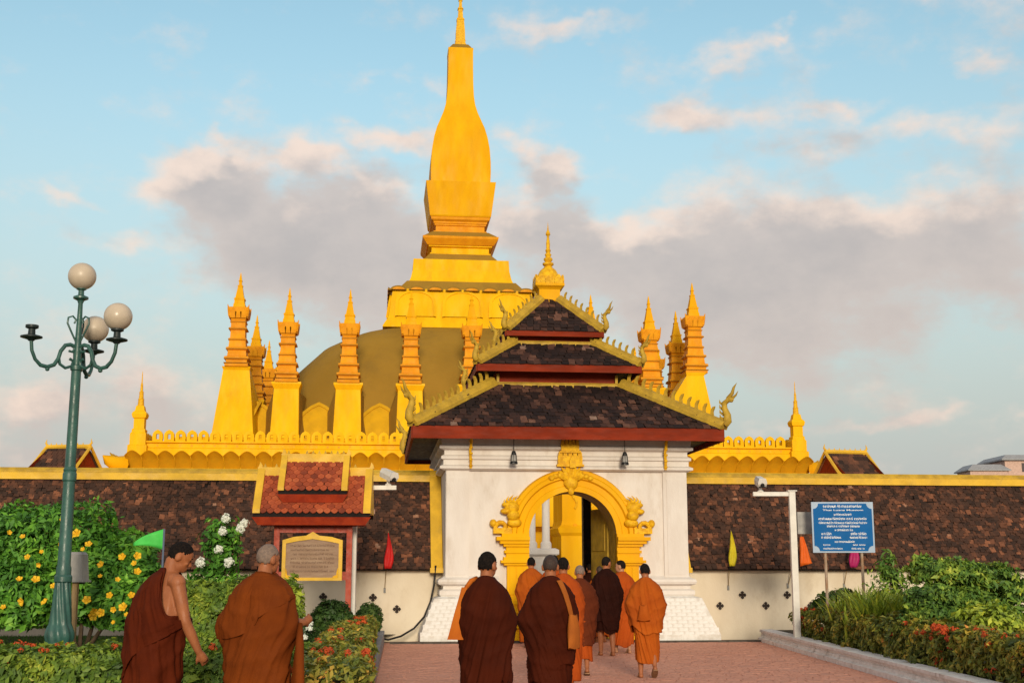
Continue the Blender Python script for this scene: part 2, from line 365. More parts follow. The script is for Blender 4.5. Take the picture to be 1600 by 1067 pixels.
while y < 27.9:
    x0 = LK[0][0] + (LK[1][0] - LK[0][0]) * (y - 4) / 23.3 + .02; x = x0 - rng.uniform(0, .2) - .2
    while x < RKX:
        a, b = max(x, x0), min(x + .222, RKX)
        fy = GY - .55 + (x - GX) * sy_ / cy_ + (8 if -.7 < (x - GX) < 1.2 else 0)
        if b - a > .05 and y < fy: mb.box(a + .003, b - .003, y + .003, y + .108, .0, .012 + rng.uniform(0, .004))
        x += .226
    y += .112; row += 1
mb.build('paver', M['paver'], paving, kind='stuff', recalc=False)
# planting beds (raised soil behind the kerbs)
sheet('lawn_bed', [(-40, 4), (-.95, 4), (-2.98, 27.2), gw(-3.6, .9), (-40, gw(-41, .9)[1])], .13, M['soil'])
sheet('flower_bed', [(5.6, 4), (40, 4), gw(40, .9), gw(4.8, .9), (5.6, 27.4)], .18, M['soil'])
def grass(name, area, n, z, hmax, mat):
    xs = rng.uniform(area[0], area[1], n); ys = rng.uniform(area[2], area[3], n); a = rng.uniform(0, 6.28, n); h = rng.uniform(.4, 1, n) * hmax
    dx, dy = np.cos(a) * .008, np.sin(a) * .008; lx, ly = rng.normal(0, .02, n), rng.normal(0, .02, n)
    V = np.stack([np.stack([xs - dx, ys - dy, np.full(n, z)], 1), np.stack([xs + dx, ys + dy, np.full(n, z)], 1), np.stack([xs + lx, ys + ly, z + h], 1)], 1).reshape(-1, 3)
    return poly_mesh(name, V, 3, mat)
def poly_mesh(name, V, k, mat, parent=None, kind=None):
    me = bpy.data.meshes.new(name); n = len(V) // k
    me.vertices.add(len(V)); me.vertices.foreach_set('co', np.asarray(V, dtype=np.float32).ravel())
    me.loops.add(n * k); me.loops.foreach_set('vertex_index', np.arange(n * k, dtype=np.int32))
    me.polygons.add(n); me.polygons.foreach_set('loop_start', np.arange(0, n * k, k, dtype=np.int32))
    me.update(calc_edges=True); me.materials.append(mat)
    return link_mesh(me, name, parent, kind)
g = grass('lawn_grass', (-16, -2.7, 16, 27.2), 60000, .125, .07, M['grass']); g['kind'] = 'stuff'
# kerbs
kl = empty('stone_kerb', (0, 0, 0), label='plain grey stone kerb between the left flower hedge and the paving', cat='kerb')
n = 22
for i in range(n):
    t0, t1 = i / n, (i + 1) / n
    a = Vector((LK[0][0], LK[0][1], 0)).lerp(Vector((LK[1][0], LK[1][1], 0)), t0); b = Vector((LK[0][0], LK[0][1], 0)).lerp(Vector((LK[1][0], LK[1][1], 0)), t1)
    d = (b - a).normalized(); nn = Vector((-d.y, d.x, 0)); a += d * .004; b -= d * .004; h = .25 + rng.uniform(-.004, .004)
    MB().rings([[a[:2] + (-.02,), b[:2] + (-.02,), (b + nn * .28)[:2] + (-.02,), (a + nn * .28)[:2] + (-.02,)], [a[:2] + (h,), b[:2] + (h,), (b + nn * .28)[:2] + (h,), (a + nn * .28)[:2] + (h,)]]).build('kerb_stone', M['kerb_grey'], kl)
kr = empty('stepped_kerb', (0, 0, 0), label='long pale stepped stone kerb along the right side of the paving', cat='kerb')
y = 6.0
prof = [(0, 0), (0, .09), (.04, .09), (.04, .10), (.06, .10), (.06, .145), (.085, .15), (.085, .165), (.07, .17), (.07, .205), (.04, .21), (.04, .255), (.30, .265), (.30, 0)]
while y < 27.6:
    L = min(1.15, 27.7 - y)
    mb = MB(); mb.rings([[(RKX + x, y + .004, z) for x, z in prof], [(RKX + x, y + L - .004, z) for x, z in prof]])
    mb.build('kerb_stone', M['kerb'], kr); y += L

# ------------------------------------------------------------------ boundary walls beside the gateway
def shingle_mesh(name, w_, l_, t_, mat):
    return MB().box(-w_ / 2, w_ / 2, 0, l_, 0, t_).mesh(name, mat)
def vent(parent, M4):
    c = .045; a = .085
    mb = MB()
    pts = []
    for k in range(4):
        an = k * math.pi / 2
        for (x, z) in ((-c * .6, c * .6), (-c, a * .75), (0, a * 1.12), (c, a * .75)):
            pts.append((x * math.cos(an) + z * math.sin(an), -x * math.sin(an) + z * math.cos(an)))
    mb.slab(pts, .012, M4); mb.build('vent_hole', M['hole'], parent)
    ring = MB(); inner = pts; outer = [(x * 1.22, z * 1.22) for x, z in pts]; n = len(pts)
    for k in range(n):
        j = (k + 1) % n
        ring.add([(inner[k][0], -.012, inner[k][1]), (inner[j][0], -.012, inner[j][1]), (outer[j][0], -.008, outer[j][1]), (outer[k][0], -.008, outer[k][1])], [(0, 1, 2, 3)], M4)
    ring.build('vent_rim', M['cream'], parent, recalc=False)
def boundary_wall(u0, u1, near, label, vents):
    w_ = empty('boundary_wall', (GX, GY, 0), YAW, label, 'wall')
    MB().box(u0, u1, .92, 1.9, -.05, 1.62).build('plaster_wall', M['cream'], w_)
    MB().box(u0, u1, .86, .92, 1.50, 1.58).build('eave_moulding', M['cream'], w_)
    e0, e1, z0, z1 = .62, 2.05, 1.55, 3.66                      # slope
    MB().rings([[(u0, e0, z0), (u1, e0, z0), (u1, e0 + .05, z0 - .04), (u0, e0 + .05, z0 - .04)], [(u0, e1, z1), (u1, e1, z1), (u1, e1 + .05, z1 - .04), (u0, e1 + .05, z1 - .04)]]).build('roof_deck', M['tile_base'], w_)
    MB().rings([[(u0, e1 * 2 - e0 + .1, z0 - .1), (u1, e1 * 2 - e0 + .1, z0 - .1), (u1, e1 * 2 - e0 + .1, z0), (u0, e1 * 2 - e0 + .1, z0)], [(u0, e1 + .1, z1 - .1), (u1, e1 + .1, z1 - .1), (u1, e1 + .1, z1), (u0, e1 + .1, z1)]]).build('rear_slope', M['tile_base'], w_)
    sl_ = math.hypot(e1 - e0, z1 - z0); th = math.atan2(z1 - z0, e1 - e0); rows = 33; ex = sl_ / rows
    me = [shingle_mesh('shingle', .122, ex * 1.75, .024, M['tile_wall']), shingle_mesh('shingle', .116, ex * 1.7, .030, M['tile_wall']), shingle_mesh('shingle', .127, ex * 1.6, .019, M['tile_wall'])]
    stuff = MB(); slots = []
    for r in range(rows):
        s0 = r * ex; off = (r % 2) * .065; k = 0
        while True:
            u = u0 + .02 + off + k * .130; k += 1
            if u > u1 - .06: break
            Mx = Matrix.Translation((u + rng.uniform(-.012, .012), e0 + math.cos(th) * s0, z0 + math.sin(th) * s0)) @ Euler((th - .075 + rng.normal(0, .06), rng.normal(0, .09), rng.normal(0, .08))).to_matrix().to_4x4() @ Matrix.Translation((0, -.03 + rng.uniform(-.015, .012), .012))
            if rng.random() < .02: continue
            slots.append((abs(u - near) + r * .002, Mx))
    slots.sort(key=lambda t: t[0])
    for i, (_, Mx) in enumerate(slots):
        if i < 300: link_mesh(me[i % 3], 'shingle', w_).matrix_local = Mx
        else: wd = rng.uniform(.054, .064); stuff.box(-wd, wd, 0, ex * 1.7, 0, rng.uniform(.016, .034), Mx)
    stuff.build('shingle_courses', M['tile_wall'], w_, kind='stuff', recalc=False)
    # ridge cap, two faces and a little cornice
    mb = MB(); mb.rings([[(u, y, z) for y, z in ((e1 - .16, z1 - .10), (e1 - .16, z1 + .06), (e1 - .11, z1 + .065), (e1 - .11, z1 + .09), (e1 - .05, z1 + .155), (e1 + .2, z1 + .165), (e1 + .26, z1 + .08), (e1 + .26, z1 - .1))] for u in (u0, u1)])
    mb.build('ridge_cap', M['gold_old'], w_)
    MB().rings([[(u, y, z) for y, z in ((e1 - .20, z1 - .12), (e1 - .20, z1 + .03), (e1 - .165, z1 + .045), (e1 - .165, z1 - .12))] for u in (u0, u1)]).build('ridge_fillet', M['yellow_trim'], w_)
    for (u, z) in vents: vent(w_, T(u, .915, z))
    return w_
vl = [(-3.59 - .0, .67), (-4.12, .92), (-4.65, .67), (-5.21, .94), (-5.75, .67), (-6.3, .93), (-6.84, .67), (-7.4, .93), (-8.5, .93), (-9.6, .93), (-10.7, .93), (-7.95, .67), (-9.05, .67), (-10.15, .67)]
wl = boundary_wall(-40, -2.58, -3, 'cream boundary wall with dark shingle slope on the left of the gateway', vl)
vr = [(3.72, .72), (4.25, .96), (4.79, .72), (5.3, .96), (5.85, .72), (6.4, .96), (6.95, .72), (7.5, .96), (8.05, .72), (8.6, .96), (9.2, .72), (9.75, .96)]
wr = boundary_wall(2.86, 40, 3, 'cream boundary wall with dark shingle slope on the right of the gateway', vr)
def rake(u0, u1, par):
    e0, e1, z0, z1 = .55, 2.05, 1.52, 3.74
    MB().rings([[(u, e0 - .03, z0 + .02), (u, e0 + .16, z0 - .05), (u, e1 + .1, z1 - .1), (u, e1 - .12, z1 + .06)] for u in (u0, u1)]).build('verge_board', M['yellow_trim'], par)
    MB().box(u0 - .02, u1 + .02, e0 - .06, e0 + .14, z0 - .06, z0 + .05).build('verge_foot', M['yellow_trim'], par)
rake(-2.86, -2.60, wl); rake(2.86, 2.98, wr)
# the hose that falls from the left wall end
p = [(-2.76, .5, 1.62), (-2.79, .52, 1.2), (-2.86, .5, .85), (-3.0, .45, .52), (-3.22, .38, .28), (-3.5, .3, .12), (-3.78, .2, .05), (-4.2, .1, .16)]
hs = MB().tube([Vector(gw(a, b) + (c,)) for a, b, c in p], .022, 8).build('hanging_cable', M['hose'], smooth=True)
tag(hs, 'black cable curving down the cream wall left of the gateway plinth', 'cable')
dr = MB(); dr.box(-3.75, -.98, -.78, -.62, -.02, .055); dr.box(1.4, 4.3, -.75, -.60, -.02, .05)  # low dark strip along the foot of the plinths
dro = dr.build('dark_foot_strip', M['dark_strip'], loc=(GX, GY, 0), rot=(0, 0, YAW), kind='structure')

# ------------------------------------------------------------------ gateway
gate = empty('gateway', (GX, GY, 0), YAW, 'white temple gateway with gold arch and three tiered dark shingle roof', 'gateway')
U0, U1, DEP, ZT = -2.57, 2.76, 5.3, 3.70
AU, AR, AZ_ = .20, .97, 2.25                    # arch axis, inner radius, springing height
def arch_wall(v0, v1, u0, u1, zt, au, ar, az, name, mat):
    mb = MB(); mb.box(u0, au - ar, v0, v1, 0, zt); mb.box(au + ar, u1, v0, v1, 0, zt)
    n = 28; A = [(au - ar * math.cos(math.pi * i / n), az + ar * math.sin(math.pi * i / n)) for i in range(n + 1)]
    for i in range(n):
        (ua, za), (ub, zb) = A[i], A[i + 1]
        mb.add([(ua, v0, za), (ub, v0, zb), (ub, v0, zt), (ua, v0, zt), (ua, v1, za), (ub, v1, zb), (ub, v1, zt), (ua, v1, zt)],
               [(0, 1, 2, 3), (7, 6, 5, 4), (4, 5, 1, 0), (3, 2, 6, 7)])
    return mb.build(name, mat, gate, recalc=False)
arch_wall(0, .75, U0, U1, ZT, AU, AR, AZ_, 'front_wall', M['white'])
MB().box(U0, U0 + .6, .75, DEP, 0, ZT).build('side_wall', M['white'], gate); MB().box(U1 - .6, U1, .75, DEP, 0, ZT).build('side_wall', M['white'], gate)
MB().box(U0 + .6, -1.0, DEP - .6, DEP, 0, ZT).build('rear_pier', M['white'], gate)
MB().box(1.19, 1.40, DEP - .75, DEP - .5, 0, ZT - .02).build('dark_post', M['dark_wood'], gate)
MB().box(2.05, U1 - .6, DEP - .6, DEP, 0, ZT).build('rear_pier', M['white'], gate)
MB().box(U0 + .01, U1 - .01, .3, DEP - .01, ZT, ZT + .1).build('ceiling_slab', M['white'], gate)
# gold lining of the passage and the open door leaf
mb = MB(); n = 24; lin = [(AU - AR + .012, 0)] + [(AU - (AR - .012) * math.cos(math.pi * i / n), AZ_ + (AR - .012) * math.sin(math.pi * i / n)) for i in range(n + 1)] + [(AU + AR - .012, 0)]
mb.rings([[(a, v, z) for a, z in lin] for v in (-.02, .77)], False, False, closed=False); mb.build('passage_lining', M['gold_old'], gate, smooth=40, recalc=False)
DM = T(AU + AR - .02, .80, 0, R(13))
mb = MB(); mb.box(-.03, .03, 0, .94, .02, 2.9, DM)
dl = mb.build('door_leaf', M['gold_old'], gate)
for z in (.35, 1.15, 1.95): MB().box(-.05, -.03, .12, .82, z, z + .6, DM).build('door_panel', M['gold_old'], dl)
# pilasters and their mouldings
for (a, b) in ((U0 - .02, -2.07), (2.24, U1 + .02)):
    MB().box(a, b, -.05, .0, 1.30, ZT - .04).build('pilaster', M['white'], gate)
    MB().box(a + .08, b - .08, -.065, -.05, 1.42, ZT - .2).build('pilaster_panel', M['white'], gate)
MB().box(U0 - .02, U0, -.05, DEP, 1.3, ZT - .04).build('corner_strip', M['white'], gate)
# cornice of stepped mouldings all round
mb = MB(); mb.rect([(.06, ZT - .04), (.15, ZT), (.15, ZT + .05), (.07, ZT + .09), (.07, ZT + .19), (.12, ZT + .21), (.12, ZT + .27), (.05, ZT + .31), (.05, ZT + .40), (.16, ZT + .44), (.16, ZT + .50), (.11, ZT + .52), (.13, ZT + .66), (.2, ZT + .72), (.2, ZT + .84), (0, ZT + .86)], U0, U1, 0, DEP)
mb.build('cornice', M['white'], gate)
# plinths with individual bricks on the battered faces
def plinth(u0, u1, left):
    uo = -1 if left else 1
    a0, a1 = (u0 - .55, u1) if left else (u0, u1 + .55)
    p = MB(); b0, b1 = (u0 - .13, u1) if left else (u0, u1 + .13)
    p.rings([[(a0, -.62, .04), (a1, -.62, .04), (a1, .9, .04), (a0, .9, .04)], [(a0, -.62, .16), (a1, -.62, .16), (a1, .9, .16), (a0, .9, .16)],
             [(b0 - (.12 if left else 0), -.25, .92), (b1 + (0 if left else .12), -.25, .92), (b1 + (0 if left else .12), .9, .92), (b0 - (.12 if left else 0), .9, .92)],
             [(b0, -.14, .96), (b1, -.14, .96), (b1, .9, .96), (b0, .9, .96)]])
    po = p.build('plinth', M['white_brick'], gate)
    m2 = MB(); e0, e1 = (u0, u1) if left else (u0, u1)
    for (o, z) in ():
        pass
    pr = [(.10, .96), (.13, 1.0), (.13, 1.08), (.05, 1.12), (.05, 1.18), (.15, 1.22), (.17, 1.27), (.15, 1.32), (.06, 1.36), (.02, 1.40)]
    m2.rings([[(e0 - (o if left else 0), -o, z), (e1 + (0 if left else o), -o, z), (e1 + (0 if left else o), .9, z), (e0 - (o if left else 0), .9, z)] for o, z in pr])
    m2.build('base_moulding', M['white'], gate, smooth=30)
    rows = 10; L = math.hypot(.37, .76); th = math.atan2(.76, .37); me = MB().box(-.111, .111, 0, L / rows - .005, 0, .018).mesh('brick', M['white_brick'])
    for r in range(rows):
        t = (r + .05) / rows; ua = a0 + (b0 - .12 - a0) * t if left else a0; ub = a1 if left else a1 + (b1 + .12 - a1) * t
        k = 0; off = (r % 2) * .11
        while True:
            u = ua + .11 + off + k * .226; k += 1
            if u > ub - .1: break
            o = link_mesh(me, 'brick', po)
            o.matrix_local = Matrix.Translation((u, -.62 + .37 * t, .16 + .76 * t)) @ Euler((th, rng.normal(0, .01), rng.normal(0, .012))).to_matrix().to_4x4() @ Matrix.Translation((0, 0, rng.uniform(-.0145, -.0115)))
    for k in range(int((a1 - a0) / .3)):                      # upright base course
        MB().box(a0 + .02 + k * .3, a0 + .31 + k * .3, -.632, -.62, .05, .155).build('base_stone', M['white_brick'], po)
plinth(U0, -1.42, True); plinth(1.82, U1, False)
# gold arch surround
sur = MB(); n = 40
pro = [(.0, -.05), (.0, -.14), (.12, -.14), (.14, -.11), (.26, -.11), (.29, -.17), (.37, -.17), (.40, -.13), (.47, -.13), (.50, -.03), (.50, .0)]
rr = []
for i in range(n + 1):
    an = math.pi * i / n; ce, si = math.cos(an), math.sin(an)
    rr.append([(AU - (AR - .005 + o) * ce, v, AZ_ + (AR - .005 + o) * si) for o, v in pro])
sur.rings(rr, True, True, closed=False)
arch = sur.build('arch_surround', M['gold'], gate, smooth=30)
def jamb(s):
    j = MB()
    def blk(o0, o1, v, z0, z1):     # offsets outward from the opening edge
        a, b = AU + s * (AR - .004 + o0), AU + s * (AR - .004 + o1); j.box(min(a, b), max(a, b), v, 0, z0, z1)
    for (o1, v, z0, z1) in ((.62, -.34, .05, .22), (.58, -.30, .22, .30), (.66, -.36, .30, .40), (.6, -.30, .40, .62), (.64, -.34, .62, .70), (.55, -.26, .70, .80), (.6, -.3, .80, .88), (.54, -.22, .88, .96),
                           (.48, -.16, .96, 1.62), (.55, -.22, 1.62, 1.67), (.62, -.27, 1.67, 1.73), (.56, -.22, 1.73, 1.80), (.50, -.17, 1.80, 1.88), (.54, -.20, 1.88, 1.94), (.50, -.17, 1.94, 2.02), (.56, -.22, 2.02, 2.08), (.64, -.27, 2.08, 2.15), (.72, -.32, 2.15, 2.23), (.6, -.2, 2.23, 2.3)):
        blk(0, o1, v, z0, z1)
    o = j.build('door_column', M['gold'], gate)
    for k in range(3):
        a = AU + s * (AR + .07 + k * .15); MB().box(a - .05, a + .05, -.185, -.16, 1.0, 1.58).build('flute', M['gold'], o)
    # scroll over the capital and the serpent head on the haunch
    for (du, z, r, nm) in ((.66, 2.42, .15, 'scroll'),):
        m_ = MB(); cx = AU + s * (AR + du - .08)
        m_.tube([(cx + s * (.17 - .02 * t) * math.cos(t * .55), -.12, z + (.17 - .02 * t) * math.sin(t * .55)) for t in range(9)], [.06 - .003 * t for t in range(9)], 8)
        m_.box(cx - .2, cx + .2, -.2, 0, 2.3, 2.42); m_.blob((cx + s * .2, -.12, z + .1), (.08, .1, .09), 10, 7)
        m_.build('scroll', M['gold_carved'], arch, smooth=40)
    hd = MB(); hx, hz = AU + s * 1.34, 2.86
    hd.blob((hx, -.13, hz), (.17, .14, .14), 12, 8); hd.blob((hx + s * .13, -.14, hz - .08), (.13, .11, .07), 10, 7); hd.blob((hx + s * .11, -.14, hz + .06), (.12, .1, .06), 10, 7)
    hd.blob((hx - s * .02, -.2, hz - .17), (.14, .12, .12), 10, 7); hd.blob((hx - s * .05, -.16, hz - .33), (.16, .1, .1), 10, 7)
    for k in range(5):
        a = .5 + k * .42; hd.tube([(hx - s * .02 + .1 * math.cos(a) * s, -.14, hz + .1 * math.sin(a)), (hx + .2 * math.cos(a) * s, -.14, hz + .2 * math.sin(a)), (hx + .25 * math.cos(a + .35) * s, -.14, hz + .27 * math.sin(a + .2))], [.045, .03, .006], 6)
    hd.build('serpent_head', M['gold_carved'], arch, smooth=50)
jamb(-1); jamb(1)
# crown over the arch: leaf relief, two crenellated blocks
cr = MB()
for k in range(9):
    a = -1.25 + k * 2.5 / 8; ln = .42 - .05 * abs(k - 4) * .6
    cr.tube([(AU - .04 + .05 * math.sin(a), -.17, 3.46), (AU - .04 + ln * .6 * math.sin(a), -.2, 3.46 + ln * .6 * math.cos(a)), (AU - .04 + ln * math.sin(a) * 1.05, -.17, 3.46 + ln * math.cos(a))], [.05, .06, .008], 6)
cr.blob((AU - .04, -.17, 3.40), (.16, .08, .15), 10, 7); cr.blob((AU - .04, -.18, 3.22), (.07, .06, .1), 8, 6)
for s in (-1, 1):
    for k in range(4): cr.blob((AU - .04 + s * (.16 + k * .09), -.17, 3.55 + .02 * k - .03 * k * k * .4), (.07, .06, .06), 8, 6)
cr.build('arch_crest', M['gold_carved'], arch, smooth=50)
for (hw, z0, z1) in ((.27, 3.80, 4.04), (.20, 4.10, 4.30)):
    m_ = MB(); cu = AU - .06; m_.box(cu - hw, cu + hw, -.24, .0, z0, z1 - .05); m_.box(cu - hw - .03, cu + hw + .03, -.27, 0, z0 - .05, z0)
    for k in range(5): x = cu - hw + (k + .5) * 2 * hw / 5; m_.slab([(x - hw * .17, z1 - .05), (x + hw * .17, z1 - .05), (x + hw * .15, z1 + .02), (x, z1 + .06), (x - hw * .15, z1 + .02)], .12, T(0, -.18, 0))
    m_.build('crown_block', M['gold_carved'], arch)
m_ = MB(); cu = AU - .02; m_.slab([(cu - .06, 3.72), (cu + .06, 3.72), (cu + .07, 3.86), (cu, 4.0), (cu - .07, 3.86)], .06, T(0, -.28, 0)); m_.build('crown_leaf', M['gold_carved'], arch)
# gilt brackets under the eave
for u in (-2.05, 2.28):
    m_ = MB(); m_.tube([(u, -.18, 3.70), (u, -.2, 3.9), (u - .02, -.24, 4.05), (u, -.3, 4.25), (u, -.42, 4.46)], [.03, .035, .03, .035, .03], 6)
    for k in range(5): m_.blob((u, -.2 - .02 * k, 3.76 + k * .13), (.045, .05, .035), 8, 5)
    m_.build('eave_bracket', M['gold_carved'], gate, smooth=50)

# ---- the three roof tiers
CU, CV = .06, 2.65
def tier(h0, z0, h1, z1, ntile, fas, exp, neck=None, top=False):
    t = MB().square([(h0 - .05, z0 - .06), (h0 - .03, z0 - .005), (h1, z1 - .02), (h1, z1 - .1)], (CU, CV)).build('roof_tier', M['tile_base'], gate)
    for k, (ax, s) in enumerate((('y', -1), ('x', 1), ('y', 1), ('x', -1))):
        f = MB()
        if ax == 'y': f.box(CU - h0, CU + h0, CV + s * h0 - .03, CV + s * h0 + .03, z0 - fas, z0 + .0)
        else: f.box(CU + s * h0 - .0295, CU + s * h0 + .0295, CV - h0 + .031, CV + h0 - .031, z0 - fas, z0 - .001)
        f.build('fascia', M['red'], t)
    MB().square([(h0 - .04, z0 - fas + .10), (h0 - .04, z0 - fas + .16)], (CU, CV)).build('soffit', M['dark_wood'], t)
    L = math.hypot(h0 - h1, z1 - z0); th = math.atan2(z1 - z0, h0 - h1); rows = max(4, int(L / exp)); ex = L / rows
    me = [shingle_mesh('shingle', w_, ex * 1.6, t_, M['tile_gate']) for w_, t_ in ((.155, .020), (.148, .026), (.16, .016))]
    stuff = MB(); cnt = 0
    for side in range(4):
        Ms = T(CU, CV, 0, side * math.pi / 2)
        for r in range(rows):
            hh = h0 - (h0 - h1) * (r / rows); k = 0; off = (r % 2) * .08
            while True:
                u = -hh + .07 + off + k * .163; k += 1
                if u > hh - .05: break
                Mx = Ms @ Matrix.Translation((u + rng.uniform(-.008, .008), -hh - .03, z0 + (z1 - z0) * r / rows)) @ Euler((th - .07 + rng.normal(0, .05), rng.normal(0, .07), rng.normal(0, .05))).to_matrix().to_4x4() @ Matrix.Translation((0, -.02, .01))
                if side == 0 and cnt < ntile: link_mesh(me[cnt % 3], 'shingle', t).matrix_local = Mx; cnt += 1
                else: wd = rng.uniform(.070, .079); stuff.box(-wd, wd, 0, ex * 1.6, 0, rng.uniform(.014, .028), Mx)
    stuff.build('shingle_courses', M['tile_gate'], t, kind='stuff', recalc=False)
    # hips with crest leaves and a serpent finial at each corner
    crest = MB().slab([(-.040, 0), (.045, 0), (.04, .09), (.075, .16), (.09, .21), (.03, .20), (-.02, .13)], .045).mesh('crest_leaf', M['gold_old'])
    n_ = MB(); n_.tube([(0, 0, 0), (.06, 0, .06), (.06, 0, .20), (-.01, 0, .36), (-.005, 0, .47), (.10, 0, .54), (.20, 0, .50)], [.09, .10, .085, .07, .065, .06, .03], 8)
    n_.blob((.13, 0, .54), (.11, .055, .06), 10, 7); n_.tube([(.08, 0, .56), (.20, 0, .68), (.24, 0, .80), (.32, 0, .90)], [.05, .04, .028, .004], 6); n_.tube([(.20, 0, .57), (.29, 0, .63), (.35, 0, .72)], [.035, .022, .004], 6)
    for k in range(4): n_.tube([(-.03 + .02 * (k == 0), 0, .1 + k * .11), (-.12, 0, .16 + k * .11), (-.13, 0, .23 + k * .11)], [.04, .025, .004], 5)
    naga = n_.mesh('serpent_finial', M['gold_old'], 50)
    sc = .62 + .38 * (h0 / 3.42)
    for c in range(4):
        an = -math.pi * .75 + c * math.pi / 2; dx, dy = math.cos(an) * math.sqrt(2), math.sin(an) * math.sqrt(2)
        P0 = Vector((CU + dx * (h0 + .0), CV + dy * (h0 + .0), z0 + .04)); P1 = Vector((CU + dx * h1, CV + dy * h1, z1 + .05))
        d = (P1 - P0); L_ = d.length; d.normalize(); sd = d.cross(Vector((0, 0, 1))).normalized(); up = sd.cross(d)
        b = MB(); ww, hh_ = .10 * sc + .02, .16 * sc
        sec = [(-ww - .03, -.05), (-ww - .03, .03), (-ww, .05), (-ww * .8, hh_ * .8), (0, hh_), (ww * .8, hh_ * .8), (ww, .05), (ww + .03, .03), (ww + .03, -.05)]
        b.rings([[tuple(P0 + d * tt + sd * a + up * z) for a, z in sec] for tt in (-.02, L_)]); b.build('hip_ridge', M['gold_old'], t)
        nc = int((L_ - .25) / (.20 * sc + .02)); rot = Matrix((-Vector((d.x, d.y, 0)).normalized(), Vector((sd.x, sd.y, 0)), Vector((0, 0, 1)))).transposed().to_4x4()
        for i in range(nc):
            pos = P0 + d * (.3 * sc + (i + .3) * (L_ - .3 * sc) / nc) + up * hh_ * .9
            o = link_mesh(crest, 'crest_leaf', t); o.matrix_local = Matrix.Translation(pos) @ rot @ Matrix.Scale(sc * .95, 4)
        o = link_mesh(naga, 'serpent_finial', t); o.matrix_local = Matrix.Translation(P0 + up * hh_ * .5 - d * .02) @ rot @ Matrix.Scale(.98 if h0 > 3 else .72, 4)
    if not top:
        MB().square([(h1 + .05, z1 - .04), (h1 + .05, z1 + .05), (h1 + .0, z1 + .08), (h1, z1 + .09)], (CU, CV)).build('ridge_band', M['gold_old'], t)
    return t
t1 = tier(3.40, 4.56, 1.52, 5.72, 170, .27, .175)
MB().square([(1.42, 5.6), (1.42, 6.12)], (CU, CV)).build('neck_wall', M['red'], gate)
t2 = tier(1.90, 6.17, .98, 6.80, 80, .17, .15)
MB().square([(.90, 6.7), (.90, 7.15)], (CU, CV)).build('neck_wall', M['red'], gate)
t3 = tier(1.16, 7.10, .24, 8.02, 50, .13, .14, top=True)
# little posts under the upper eaves
for (h, z0, z1) in ((1.5, 5.8, 6.0), (.97, 6.9, 7.0)):
    for sx in (-1, 1): MB().box(CU + sx * h * .93 - .03, CU + sx * h * .93 + .03, CV - h - .03, CV - h + .03, z0, z1).build('eave_post', M['gold_old'], gate)
fin = MB().square([(.30, 7.95), (.30, 8.02), (.26, 8.06), (.26, 8.32), (.30, 8.36), (.36, 8.40), (.36, 8.46), (.28, 8.50)], (CU, CV)).build('finial_base', M['gold'], gate)
m_ = MB()
for s in range(4):
    for k in range(3): m_.slab([(-.1, 0), (.1, 0), (.12, .1), (0, .24), (-.12, .1)], .05, T(CU, CV, 8.46, s * math.pi / 2) @ T((k - 1) * .22, -.33, 0))
for s in range(4): m_.tube([(CU + .3 * math.cos(s * 1.57 + .785), CV + .3 * math.sin(s * 1.57 + .785), 8.45), (CU + .42 * math.cos(s * 1.57 + .785), CV + .42 * math.sin(s * 1.57 + .785), 8.55), (CU + .46 * math.cos(s * 1.57 + .785), CV + .46 * math.sin(s * 1.57 + .785), 8.68)], [.05, .04, .008], 6)
m_.build('finial_leaves', M['gold_carved'], gate)
MB().lathe([(.29, 8.48), (.30, 8.6), (.27, 8.72), (.2, 8.85), (.12, 8.92), (.09, 8.96), (.14, 9.0), (.14, 9.04), (.07, 9.07), (.11, 9.12), (.11, 9.16), (.06, 9.2), (.085, 9.26), (.05, 9.31), (.07, 9.37), (.045, 9.42), (.05, 9.55), (.03, 9.7), (.03, 9.74), (.06, 9.78), (.05, 9.83), (.02, 9.9), (.0, 10.12)], 14, (CU, CV, 0)).build('finial_spike', M['gold_carved'], gate, smooth=40)
# hanging lanterns under the front eave
lan = empty('hanging_lantern', (0, 0, 0), label='dark hanging lantern under the eave, left of the gold arch crown', cat='lantern', group='lanterns hung under the gateway eave')
MB().tube([(0, 0, .58), (0, 0, .27)], .008, 5).build('rod', M['black'], lan)
MB().lathe([(.0, .30), (.035, .28), (.05, .24), (.06, .2)], 10).build('cap', M['black'], lan)
MB().lathe([(.045, .2), (.055, .13), (.06, .06)], 10).build('glass', M['grey_metal'], lan)
MB().lathe([(.075, .06), (.085, .03), (.085, .0), (.0, .0)], 10).build('base_ring', M['black'], lan)
for k in range(4): MB().tube([(.055 * math.cos(k * 1.57), .055 * math.sin(k * 1.57), .2), (.065 * math.cos(k * 1.57), .065 * math.sin(k * 1.57), .05)], .007, 4).build('bar', M['black'], lan)
lan2 = copy_tree(lan); lan2['label'] = 'dark hanging lantern under the eave, right of the gold arch crown'
for o, u in ((lan, -1.13), (lan2, 1.32)):
    o.location = gw(u, -.42) + (3.78,)

